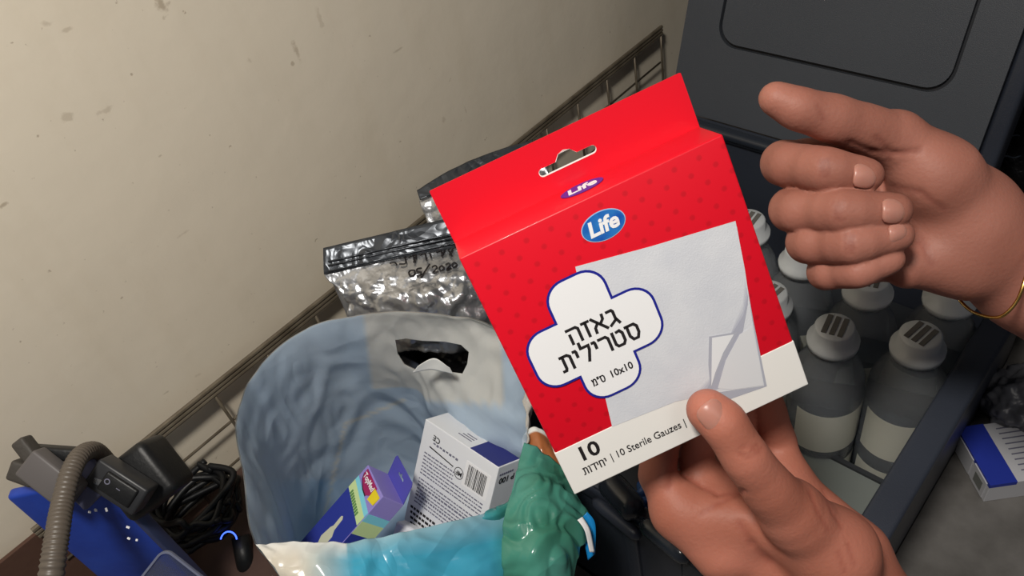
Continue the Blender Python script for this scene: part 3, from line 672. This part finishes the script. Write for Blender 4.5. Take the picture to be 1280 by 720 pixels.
for nm, yy0, yy1, mm in (('aqua_band', -.024, -.017, M_aqua), ('green_header', -.036, -.024, M_lime), ('blue_side', -PH, -.036, M_pb)):
    o = curve_shape(nm, [[(.0003, yy1), (PT-.0003, yy1+.001), (PT-.0003, yy0+.001), (.0003, yy0)]], mm, t, .0002); o.data.transform(RS)
hole = [(PW*.5+x*.0011, .0115+y*.0011) for x, y in [(-5, 0), (-4, 1), (-1.5, .8), (0, 3), (1.5, .8), (4, 1), (5, 0), (4, -1), (-4, -1)]]
TB = Matrix.Translation((0, 0, -PT)) @ Matrix.Rotation(math.radians(20), 4, 'X')
o = curve_shape('hang_tab', [[(.0004, 0), (.0004, .0165), (.002, .019), (PW-.002, .019), (PW-.0004, .0165), (PW-.0004, 0)], hole], M_vio, t, .0005); o.data.transform(TB)
# flat white packet between them
fm = frame((.120, .335, -.545), (.25, -.95, .1), (-.80, -.05, -.6))
t = thing('white_packet', 'white packet with red lettering and small coloured picture under the cartons', 'packet', mtx=fm)
box('packet_body', (-.02, -.085, -.012), (.06, 0, 0), M_wc, t, .002)
for k, (cc, xx) in enumerate(((rgb(200, 50, 60), .004), (rgb(70, 90, 60), .030), (rgb(190, 150, 70), .036))):
    curve_shape('print_patch', [ellipse(xx, -.014, .004, .0028, 12)], mat('packet_print_%d' % k, cc, .5), t, .0003)

# ------------------------------------------------------------------ gauze box
gm = frame((.1435, .2067, -.2144), (.8479, -.5095, .1469), (-.0943, -.4175, -.9038)); GW, GH, GT, GB = .120, .1274, .0267, .0253
t = thing('gauze_box', 'large red and white gauze box with hang tab held up by the lower hand', 'box', mtx=gm)
def red_mat():
    m = mat('red_card', rgb(214, 8, 32), .42, coat=.15); nt = m.node_tree; N = nt.nodes; L = nt.links; tc = N.new('ShaderNodeTexCoord')
    mp = N.new('ShaderNodeMapping'); mp.inputs['Scale'].default_value = (125, 125, 0); mp.inputs['Rotation'].default_value = (0, 0, .78)
    v = N.new('ShaderNodeTexVoronoi'); v.inputs['Randomness'].default_value = .0; v.inputs['Scale'].default_value = 1; L.new(tc.outputs['Object'], mp.inputs[0]); L.new(mp.outputs[0], v.inputs['Vector'])
    r = N.new('ShaderNodeMapRange'); r.inputs[1].default_value = .20; r.inputs[2].default_value = .10; r.inputs[3].default_value = 0; r.inputs[4].default_value = .55; L.new(v.outputs['Distance'], r.inputs[0])
    sp = N.new('ShaderNodeSeparateXYZ'); L.new(tc.outputs['Object'], sp.inputs[0])
    g1 = N.new('ShaderNodeMath'); g1.operation = 'LESS_THAN'; g1.inputs[1].default_value = -.0015; L.new(sp.outputs[1], g1.inputs[0])
    mu = N.new('ShaderNodeMath'); mu.operation = 'MULTIPLY'; L.new(g1.outputs[0], mu.inputs[0]); L.new(r.outputs[0], mu.inputs[1])
    mx = N.new('ShaderNodeMix'); mx.data_type = 'RGBA'; mx.inputs[6].default_value = rgb(218, 8, 34); mx.inputs[7].default_value = rgb(176, 8, 26); L.new(mu.outputs[0], mx.inputs[0]); L.new(mx.outputs[2], N['Principled BSDF'].inputs['Base Color']); return m
M_red = red_mat(); M_cw = mat('card_white', rgb(236, 234, 230), .5)
box('carton_body', (0, -GH, -GT), (GW, 0, 0), M_red, t, .0008, 3)
box('white_band', (-.0003, -GH-.0003, -GT-.0002), (GW+.0003, -.1030, .0002), M_cw, t, .0004)
# euro slot tab in the plane of the back panel
def slot(cx, cy, hw, hh, bw, bh):
    out = []
    for k in range(9): a = math.radians(-90+180*k/8); out.append((cx+hw-hh+hh*math.cos(a), cy+hh*math.sin(a)))
    out += [(cx+bw, cy+hh), (cx+bw*.55, cy+hh+bh*.75), (cx, cy+hh+bh), (cx-bw*.55, cy+hh+bh*.75), (cx-bw, cy+hh)]
    for k in range(9): a = math.radians(90+180*k/8); out.append((cx-hw+hh+hh*math.cos(a), cy+hh*math.sin(a)))
    return out
sl = slot(.0602, .0112, .0138, .0019, .0052, .0036)
curve_shape('hang_tab', [rrect(.0, -.002, GW, GB, .0006, 2), sl], M_red, t, .0006, -GT)
curve_shape('tab_cut_edge', [slot(.0602, .0112, .0138, .0019, .0052, .0036), slot(.0603, .01145, .0136, .00165, .0050, .0036)], M_cw, t, .0008, -GT-.0001)
# printed gauze picture
gz = lambda pts: [(x*.001, -y*.001) for x, y in pts]
M_gz = mat('gauze_print', rgb(214, 216, 222), .55, bump=(1500, .0001), var=(60, rgb(200, 203, 212), .6)); M_gz2 = mat('gauze_print_light', rgb(228, 229, 232), .5); M_gz3 = mat('gauze_print_grey', rgb(172, 174, 186), .6); M_gz4 = mat('gauze_print_soft', rgb(188, 190, 200), .6)
HEB = {'ג': (.62, [[(.1, 1), (.38, 1), (.45, .88), (.45, .38), (.6, 0)], [(.47, .3), (.08, .02)]]), 'א': (.82, [[(.05, 1), (.78, 0)], [(.72, 1), (.70, .72), (.48, .46)], [(.1, 0), (.12, .32), (.34, .6)]]),
       'ז': (.46, [[(.05, 1), (.42, 1)], [(.24, 1), (.24, 0)]]), 'ה': (.84, [[(.05, 1), (.6, 1), (.72, .86), (.72, 0)], [(.14, 0), (.14, .62)]]),
       'ס': (.88, [[(.04, 1), (.6, 1), (.76, .8), (.76, .35), (.6, .02), (.3, .02), (.14, .3), (.14, 1)]]), 'ט': (.88, [[(.12, 1), (.12, .2), (.25, .02), (.62, .02), (.76, .22), (.76, .78), (.62, 1), (.42, .97)]]),
       'ר': (.74, [[(.05, 1), (.5, 1), (.64, .84), (.64, 0)]]), 'י': (.34, [[(.06, 1), (.18, 1), (.22, .9), (.22, .58)]]), 'ל': (.74, [[(.12, 1.36), (.12, 1), (.64, 1), (.62, .7), (.36, 0)]]),
       'ת': (.84, [[(.1, 1), (.55, 1), (.72, .85), (.72, 0)], [(.24, 1), (.24, .16), (.18, .02), (.02, .02)]]), 'ח': (.82, [[(.12, 0), (.12, 1), (.55, 1), (.7, .85), (.7, 0)]]), 'ד': (.78, [[(.05, 1), (.74, 1)], [(.6, 1), (.6, 0)]]),
       'ו': (.36, [[(.06, 1), (.2, 1), (.24, .9), (.24, 0)]]), 'מ': (.86, [[(.06, 1), (.2, .62), (.12, 0)], [(.2, .62), (.38, 1), (.6, 1), (.72, .84), (.72, .02), (.44, .02)]]), '"': (.4, [[(.1, 1.1), (.1, .8)], [(.26, 1.1), (.26, .8)]])}
def hebrew(name, word, h, cx, cy, z, m, par, width, sw=.2):
    tot = sum(HEB[c][0]+.12 for c in word)-.12; k = width/tot; bm = bmesh.new(); x = cx+width/2
    for c in word:
        wd_, st_ = HEB[c]; x -= wd_*k
        for pl_ in st_:
            P = [Vector((x+a*k, cy-h/2+b*h)) for a, b in pl_]; hw = sw*h/2; L_ = []; R_ = []
            for i, p in enumerate(P):
                d0 = (p-P[i-1]).normalized() if i else (P[1]-p).normalized(); d1 = (P[i+1]-p).normalized() if i < len(P)-1 else d0
                t_ = (d0+d1).normalized(); n_ = Vector((-t_.y, t_.x))/max(.5, t_.dot(d0)); e_ = d0*hw*(-1 if i == 0 else (1 if i == len(P)-1 else 0))*.9
                L_.append(p+n_*hw+e_); R_.append(p-n_*hw+e_)
            vl = [bm.verts.new((q.x, q.y, z)) for q in L_]; vr = [bm.verts.new((q.x, q.y, z)) for q in R_]
            for i in range(len(P)-1): bm.faces.new((vl[i], vr[i], vr[i+1], vl[i+1]))
        x -= .12*k
    return link(name, bm_mesh(name, bm), m, par)
# homography-measured corners on the face (mm)
curve_shape('gauze_picture_shadow', [gz([(112.9, 40), (105.9, 85), (101.6, 118.9), (66, 114.6), (66, 100)])], M_gz3, t, .00012, .0002)
curve_shape('gauze_picture', [gz([(42.5, 25.1), (76, 31.5), (113.1, 37.4), (110, 60), (105.5, 84.4), (100.5, 118.1), (82, 111.5), (60, 105.5), (28.7, 103.2), (33, 78)])], M_gz, t, .00016, .0002)
M_sh = [mat('gauze_print_s%d' % k, rgb(*c), .6) for k, c in enumerate([(206, 208, 215), (196, 198, 207), (184, 186, 198), (170, 172, 186)])]
for k in range(4):
    a = k*1.0
    curve_shape('fold_shadow', [gz([(109-a*.4, 62+a*3), (104-a*.5, 74+a*2), (97-a, 82+a*1.5), (88-a*.3, 94), (80-a*.2, 101+a*.6), (66+a*3, 106.5), (76+a*1.5, 109), (86, 108), (93, 98), (100, 87), (106, 76)])], M_sh[k], t, .00003, .00036+k*.00003)
curve_shape('folded_corner', [gz([(84.8, 82.4), (97.7, 86.4), (92, 92), (84, 99), (78, 106), (76.5, 108), (80, 95)])], M_gz3, t, .00003, .0005)
curve_shape('folded_corner_face', [gz([(85.8, 83.6), (95.5, 86.7), (88, 93), (81.5, 100.5), (77.6, 106), (82, 94)])], M_gz2, t, .00003, .00054)
curve_shape('gauze_corner', [gz([(98, 88), (104.7, 87), (100.3, 117.6), (86, 112.5), (80, 108.5), (88, 97)])], mat('gauze_print_corner', rgb(216, 217, 221), .55), t, .00003, .0005)
# cross
def plus(e):
    a0, a1, b0, b1, c0, c1, d0, d1 = 8-e, 68+e, 45-e, 73+e, 25-e, 51.5+e, 28-e, 88+e; r = 9.5+e; out = []
    def arc(cx, cy, s, n=8): 
        for k in range(n+1): an = math.radians(s+90*k/n); out.append((cx+r*math.cos(an), cy+r*math.sin(an)))
    arc(c1-r, d1-r, 0); arc(c0+r, d1-r, 90); out.append((c0, b1)); arc(a0+r, b1-r, 90); arc(a0+r, b0+r, 180); out.append((c0, b0)); arc(c0+r, d0+r, 180); arc(c1-r, d0+r, 270); out.append((c1, b0)); arc(a1-r, b0+r, 270); arc(a1-r, b1-r, 0); out.append((c1, b1)); return gz(out)
curve_shape('cross_outline', [plus(.55)], M_blue, t, .0001, .00062)
curve_shape('cross_badge', [plus(-.6)], M_white, t, .0001, .00074)
zt = .00090
hebrew('title_lettering', 'גאזה', .0068, .0390, -.0535, zt, M_ink, t, .0235)
hebrew('title_lettering', 'סטרילית', .0070, .0385, -.0640, zt, M_ink, t, .038)
text('size_lettering', '10x10', .0050, .0432, -.0785, zt, M_ink, t, width=.0105, bold=.0001)
hebrew('size_lettering', 'ס"מ', .0031, .0318, -.0785, zt, M_ink, t, .0062, .2)
text('count_lettering', '10', .0105, .0150, -.1098, .0003, M_ink, t, width=.0092, bold=.00025)
hebrew('unit_lettering', 'יחידות', .0034, .0140, -.1185, .0003, M_ink, t, .0120, .18)
text('english_lettering', '| 10 Sterile Gauzes | 10x10 cm', .0054, .0515, -.1178, .0003, M_ink, t, width=.058, bold=.00003)
# logo
M_logo = mat('logo_blue', rgb(22, 78, 170), .35, var=(90, rgb(60, 150, 215), .6)); M_logoe = mat('logo_rim', rgb(150, 190, 225), .4)
rotp = lambda pts, cx, cy, an: [(cx+(x-cx)*math.cos(an)-(y-cy)*math.sin(an), cy+(x-cx)*math.sin(an)+(y-cy)*math.cos(an)) for x, y in pts]
curve_shape('logo_edge', [ellipse(.0602, -.0138, .0099, .0065)], M_logoe, t, .0001, .00005)
curve_shape('logo_oval', [ellipse(.0602, -.0138, .0095, .0061)], M_logo, t, .0001, .0002)
text('logo_lettering', 'Life', .0092, .0602, -.0138, .0004, M_white, t, width=.0138, bold=.0003, shear=.15)
TL_ = Matrix.Translation((0, .0002, 0)) @ Matrix.Rotation(math.radians(-90), 4, 'X')
o = curve_shape('logo_oval', [ellipse(.0602, .0165, .0100, .0070)], mat('logo_violet', rgb(74, 42, 150), .4), t, .0001, .0); o.data.transform(TL_)
text('logo_lettering', 'Life', .0095, .0602, .0165, .0002, M_white, t, width=.0138, bold=.0003, shear=.15, mtx=TL_)

# ------------------------------------------------------------------ people: hands as one smooth-blended surface each
def sdf_caps(P, caps, k):
    f = None
    for a, ra, b, rb in caps:
        ba = b-a; pa = P-a; h = np.clip(pa @ ba/max(ba@ba, 1e-12), 0, 1); d = np.sqrt(((pa-h[:, None]*ba)**2).sum(1))-(ra+(rb-ra)*h)
        if f is None: f = d
        else: hh = np.clip(.5+.5*(d-f)/k, 0, 1); f = d*(1-hh)+f*hh-k*hh*(1-hh)
    return f
def smin(a, b, k): h = np.clip(.5+.5*(b-a)/k, 0, 1); return b*(1-h)+a*h-k*h*(1-h)
def nets(F, org, s):
    """naive surface nets on a grid of distances"""
    nx, ny, nz = F.shape; ins = F < 0
    c = np.zeros((nx-1, ny-1, nz-1), int); sl = [(slice(i, nx-1+i), slice(j, ny-1+j), slice(k, nz-1+k)) for i in (0, 1) for j in (0, 1) for k in (0, 1)]
    for q in sl: c += ins[q]
    act = (c > 0) & (c < 8); idx = -np.ones(act.shape, int); I = np.argwhere(act); idx[act] = np.arange(len(I))
    acc = np.zeros((len(I), 3)); cnt = np.zeros(len(I))
    cor = [(i, j, k) for i in (0, 1) for j in (0, 1) for k in (0, 1)]
    for a in range(8):
        for b in range(a+1, 8):
            if sum(x != y for x, y in zip(cor[a], cor[b])) != 1: continue
            fa = F[I[:, 0]+cor[a][0], I[:, 1]+cor[a][1], I[:, 2]+cor[a][2]]; fb = F[I[:, 0]+cor[b][0], I[:, 1]+cor[b][1], I[:, 2]+cor[b][2]]
            m = (fa < 0) != (fb < 0); tt = np.where(m, fa/(fa-fb+1e-20), 0)
            acc += np.where(m[:, None], np.array(cor[a])+tt[:, None]*(np.array(cor[b])-np.array(cor[a])), 0); cnt += m
    V = (I+acc/cnt[:, None])*s+org; faces = []
    for ax in range(3):
        o1, o2 = [x for x in range(3) if x != ax]; A = [slice(None)]*3; B = [slice(None)]*3
        A[ax] = slice(0, -1); B[ax] = slice(1, None); ia, ib = ins[tuple(A)], ins[tuple(B)]; E = np.argwhere(ia != ib); E = E[(E[:, o1] > 0) & (E[:, o2] > 0) & (E[:, o1] < F.shape[o1]-1) & (E[:, o2] < F.shape[o2]-1)]
        q = []
        for d1, d2 in ((0, 0), (1, 0), (1, 1), (0, 1)):
            e = E.copy(); e[:, o1] -= d1; e[:, o2] -= d2; q.append(idx[e[:, 0], e[:, 1], e[:, 2]])
        q = np.array(q).T; fl = ia[E[:, 0], E[:, 1], E[:, 2]]
        if ax == 1: fl = ~fl
        q[fl] = q[fl][:, ::-1]; faces.append(q)
    Q = np.concatenate(faces); return V, Q[(Q >= 0).all(1)][:, ::-1]
def camp(px, py, d): return np.array([(px-640)/1000*d, (py-360)/1000*d, d])
def hand_mesh(name, palm, fingers, kp, kf, kpf, parent, m, step=.0013, creases=(), colf=None):
    conv = lambda L_: [(camp(*a[:3]), a[3], camp(*b[:3]), b[3]) for a, b in L_]
    pc = conv(palm); fc = []
    for f in fingers:
        g_ = []
        for i_, a in enumerate(f):      # phalanges are waisted between the joints
            g_.append((Vector(camp(*a[:3])), a[3]))
            if i_ < len(f)-1: g_.append(((Vector(camp(*a[:3]))+Vector(camp(*f[i_+1][:3])))*.5, (a[3]+f[i_+1][3])*.5*.955))
        q = catmull([a for a, _ in g_], 2); rr_ = catmull([Vector((r_, 0, 0)) for _, r_ in g_], 2)
        q = [np.array(v) for v in q]; rr_ = [v.x for v in rr_]; fc.append([(q[i], rr_[i], q[i+1], rr_[i+1]) for i in range(len(q)-1)])
    allp = [c for c in pc]+[c for f in fc for c in f]
    lo = np.min([np.minimum(a-ra, b-rb) for a, ra, b, rb in allp], 0)-.006; hi = np.max([np.maximum(a+ra, b+rb) for a, ra, b, rb in allp], 0)+.006
    n = np.ceil((hi-lo)/step).astype(int)+1; g = np.meshgrid(*[lo[k]+step*np.arange(n[k]) for k in range(3)], indexing='ij')
    P = np.stack([x.ravel() for x in g], 1)
    def field(P):
        f = None
        for c in fc:
            d = sdf_caps(P, c, .002); f = d if f is None else smin(f, d, kf)
        return smin(sdf_caps(P, pc, kp), f, kpf)
    F = field(P).reshape(n); V, Q = nets(F, lo, step)
    for it in range(2):
        e = 4e-4; f0 = field(V); G_ = np.stack([(field(V+np.eye(3)[k]*e)-f0)/e for k in range(3)], 1); gn = (G_**2).sum(1)+1e-9
        V = V-G_*(f0/gn)[:, None]*.9
    Nn = G_/np.sqrt(gn)[:, None]
    px = 640+1000*V[:, 0]/V[:, 2]; py = 360+1000*V[:, 1]/V[:, 2]; front = Nn[:, 2] < .1; red = np.zeros(len(V))
    for (pts, depth, wd_) in creases:
        for a, b in zip(pts[:-1], pts[1:]):
            ab = np.array(b, float)-a; q = np.stack([px-a[0], py-a[1]], 1); h = np.clip(q@ab/(ab@ab), 0, 1); d = np.sqrt(((q-h[:, None]*ab)**2).sum(1))
            wgt = np.exp(-(d/wd_)**2)*front; V = V-Nn*(wgt*depth*(.55))[:, None]; red = np.maximum(red, wgt)
    Wd = V @ M.T + CAM - np.array(parent.location)
    me = bpy.data.meshes.new(name); me.from_pydata(Wd.tolist(), [], Q.tolist()); me.update()
    ca = me.color_attributes.new('Col', 'FLOAT_COLOR', 'POINT'); base = np.array(colf(px, py, red, Wd)); ca.data.foreach_set('color', base.astype(np.float32).ravel())
    o = link(name, me, m, parent, True); print(name, len(V)); return o
M_skin = vcol_mat('skin', .52, sss=.10, bump=(520, .00022, 6), spec=.32)
M_nail = mat('nail', rgb(178, 124, 110), .34, sss=.15)
def nail(px, py, d, rx, ry, ang, par, tilt=0., yaw=0.):
    X = Matrix.Translation(at(px, py, d)-Vector(par.location)) @ m3.to_4x4() @ Matrix.Rotation(math.radians(-ang), 4, 'Z') @ Matrix.Rotation(math.radians(tilt), 4, 'X') @ Matrix.Rotation(math.radians(yaw), 4, 'Y')
    bm = bmesh.new(); bmesh.ops.create_uvsphere(bm, u_segments=20, v_segments=12, radius=1)
    for v in bm.verts:
        x, y, z = v.co; q = 1/max((abs(x)**3.2+abs(y)**3.2+abs(z)**3.2)**(1/3.2), 1e-6); v.co = X @ Vector((x*q*rx, y*q*ry, z*q*.0010-(y*q)**2*ry*.42-(x*q)**2*rx*.12))
    return link('nail', bm_mesh('nail', bm), M_nail, par, True)
def skin_col(c0, c1, c2):
    c0, c1, c2 = [np.array(rgb(*c)) for c in (c0, c1, c2)]
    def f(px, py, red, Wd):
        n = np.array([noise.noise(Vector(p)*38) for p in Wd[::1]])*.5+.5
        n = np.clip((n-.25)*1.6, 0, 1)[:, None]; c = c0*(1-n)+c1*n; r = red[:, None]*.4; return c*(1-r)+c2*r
    return f
# lower hand: right hand pinching the gauze box
p1_ = thing('person', 'bare hand and forearm from below, pinching the red gauze box, thumb in front', 'person', at(1180, 900, .42))
palm = [((848, 640, .424, .0125), (900, 690, .420, .015)), ((848, 640, .424, .0125), (925, 612, .434, .0125)), ((885, 650, .425, .0140), (985, 715, .424, .021)),
        ((930, 640, .430, .0145), (1010, 700, .425, .020)), ((925, 612, .434, .0125), (980, 600, .436, .0125)), ((980, 600, .436, .0120), (1070, 690, .430, .017)),
        ((990, 640, .382, .0145), (1040, 690, .396, .0205)), ((1040, 690, .396, .0205), (1045, 735, .422, .024)), ((960, 700, .430, .018), (1060, 770, .426, .026)),
        ((1060, 700, .430, .019), (1090, 760, .428, .024)), ((1050, 740, .424, .027), (1230, 940, .42, .033)), ((870, 640, .420, .0115), (990, 660, .405, .015))]
fingers = [[(920, 600, .36+.0, .0001)]*0 or [(884, 512, .3555, .0092), (905, 530, .354, .0100), (932, 572, .358, .0104), (960, 610, .368, .0118), (992, 645, .382, .0150)],
           [(850, 635, .424, .0120), (822, 594, .424, .0098), (828, 555, .424, .0085), (845, 525, .420, .0075)],
           [(888, 618, .430, .0120), (868, 575, .432, .0100), (876, 530, .428, .0088), (895, 495, .421, .0078)],
           [(928, 608, .436, .0125), (918, 560, .440, .0105), (925, 505, .432, .0092), (938, 470, .423, .0080)],
           [(976, 600, .438, .0120), (972, 552, .440, .0098), (962, 515, .430, .0086), (952, 480, .422, .0078)]]
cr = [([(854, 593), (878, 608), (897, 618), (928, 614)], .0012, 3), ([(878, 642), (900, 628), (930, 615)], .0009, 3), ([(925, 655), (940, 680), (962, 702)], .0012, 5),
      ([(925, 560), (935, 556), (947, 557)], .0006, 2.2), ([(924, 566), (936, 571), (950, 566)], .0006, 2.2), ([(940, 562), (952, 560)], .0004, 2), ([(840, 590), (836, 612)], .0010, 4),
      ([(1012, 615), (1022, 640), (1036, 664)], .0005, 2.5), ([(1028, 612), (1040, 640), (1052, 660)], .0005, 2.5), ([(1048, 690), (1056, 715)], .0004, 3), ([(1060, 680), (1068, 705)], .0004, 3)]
hand_mesh('hand', palm, fingers, .010, .0015, .007, p1_, M_skin, .0016, cr, skin_col((160, 98, 80), (182, 116, 98), (140, 72, 60)))
nail(893, 520, .3452, .0066, .0062, 50, p1_, 0, -2)
# upper hand: other person's loose fist, thumb up, gold bracelet
p2_ = thing('person', 'bare fist with raised thumb and gold bracelet reaching in from the right', 'person', at(1420, 430, .42))
palm = [((1112, 195, .425, .0135), (1200, 265, .412, .020)), ((1128, 240, .430, .0135), (1200, 285, .412, .021)), ((1138, 290, .430, .0130), (1200, 300, .412, .020)),
        ((1132, 325, .426, .0120), (1195, 325, .412, .018)), ((1120, 172, .392, .0130), (1170, 222, .396, .0190)), ((1170, 222, .396, .0190), (1205, 270, .408, .022)),
        ((1135, 330, .405, .0125), (1195, 318, .408, .0200)), ((1140, 250, .410, .0130), (1190, 270, .408, .020)), ((1205, 262, .412, .0215), (1215, 312, .412, .0205)),
        ((1212, 288, .412, .0260), (1290, 345, .418, .0275)), ((1290, 345, .418, .0275), (1430, 440, .43, .033))]
fingers = [[(969, 123, .374, .0076), (998, 136, .374, .0096), (1040, 148, .378, .0110), (1080, 160, .384, .0112), (1122, 176, .392, .0135)],
           [(1112, 192, .424, .0115), (980, 204, .398, .0110), (1032, 212, .374, .0102), (1083, 219, .3715, .0078)],
           [(1128, 240, .430, .0120), (990, 262, .396, .0108), (1052, 264, .371, .0102), (1118, 263, .3690, .0080)],
           [(1138, 290, .430, .0118), (1010, 303, .394, .0102), (1064, 304, .372, .0096), (1122, 294, .3720, .0074)],
           [(1132, 325, .426, .0105), (1032, 340, .396, .0086), (1072, 338, .377, .0080), (1112, 324, .3760, .0068)]]
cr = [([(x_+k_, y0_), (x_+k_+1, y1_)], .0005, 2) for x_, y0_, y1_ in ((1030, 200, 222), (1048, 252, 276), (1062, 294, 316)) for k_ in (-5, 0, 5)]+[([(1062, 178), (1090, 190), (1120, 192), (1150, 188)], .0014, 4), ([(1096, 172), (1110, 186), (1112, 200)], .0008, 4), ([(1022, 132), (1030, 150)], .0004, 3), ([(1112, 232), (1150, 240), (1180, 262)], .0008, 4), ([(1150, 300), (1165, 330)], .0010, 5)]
hand_mesh('hand', palm, fingers, .010, .0006, .0035, p2_, M_skin, .0016, cr, skin_col((146, 94, 80), (168, 112, 97), (118, 62, 54)))
nail(1083, 219, .3632, .0060, .0056, 5, p2_, 0, 14)
nail(1119, 263, .3604, .0060, .0056, 0, p2_, 0, 14)
nail(1124, 292, .3640, .0050, .0046, -8, p2_, 8, 16)
br = catmull([at(*q)-Vector(p2_.location) for q in [(1196, 366, .425), (1208, 384, .412), (1226, 394, .398), (1250, 396, .387), (1270, 378, .382), (1281, 350, .380), (1292, 310, .384), (1298, 278, .400), (1290, 255, .425), (1265, 262, .448), (1230, 300, .455), (1203, 340, .445)]], 8, True)
o = tube('bracelet', br, .0009, mat('gold', rgb(212, 170, 96), .25, metal=1.), p2_, 8, True); o['label'] = 'thin gold bracelet on the wrist'
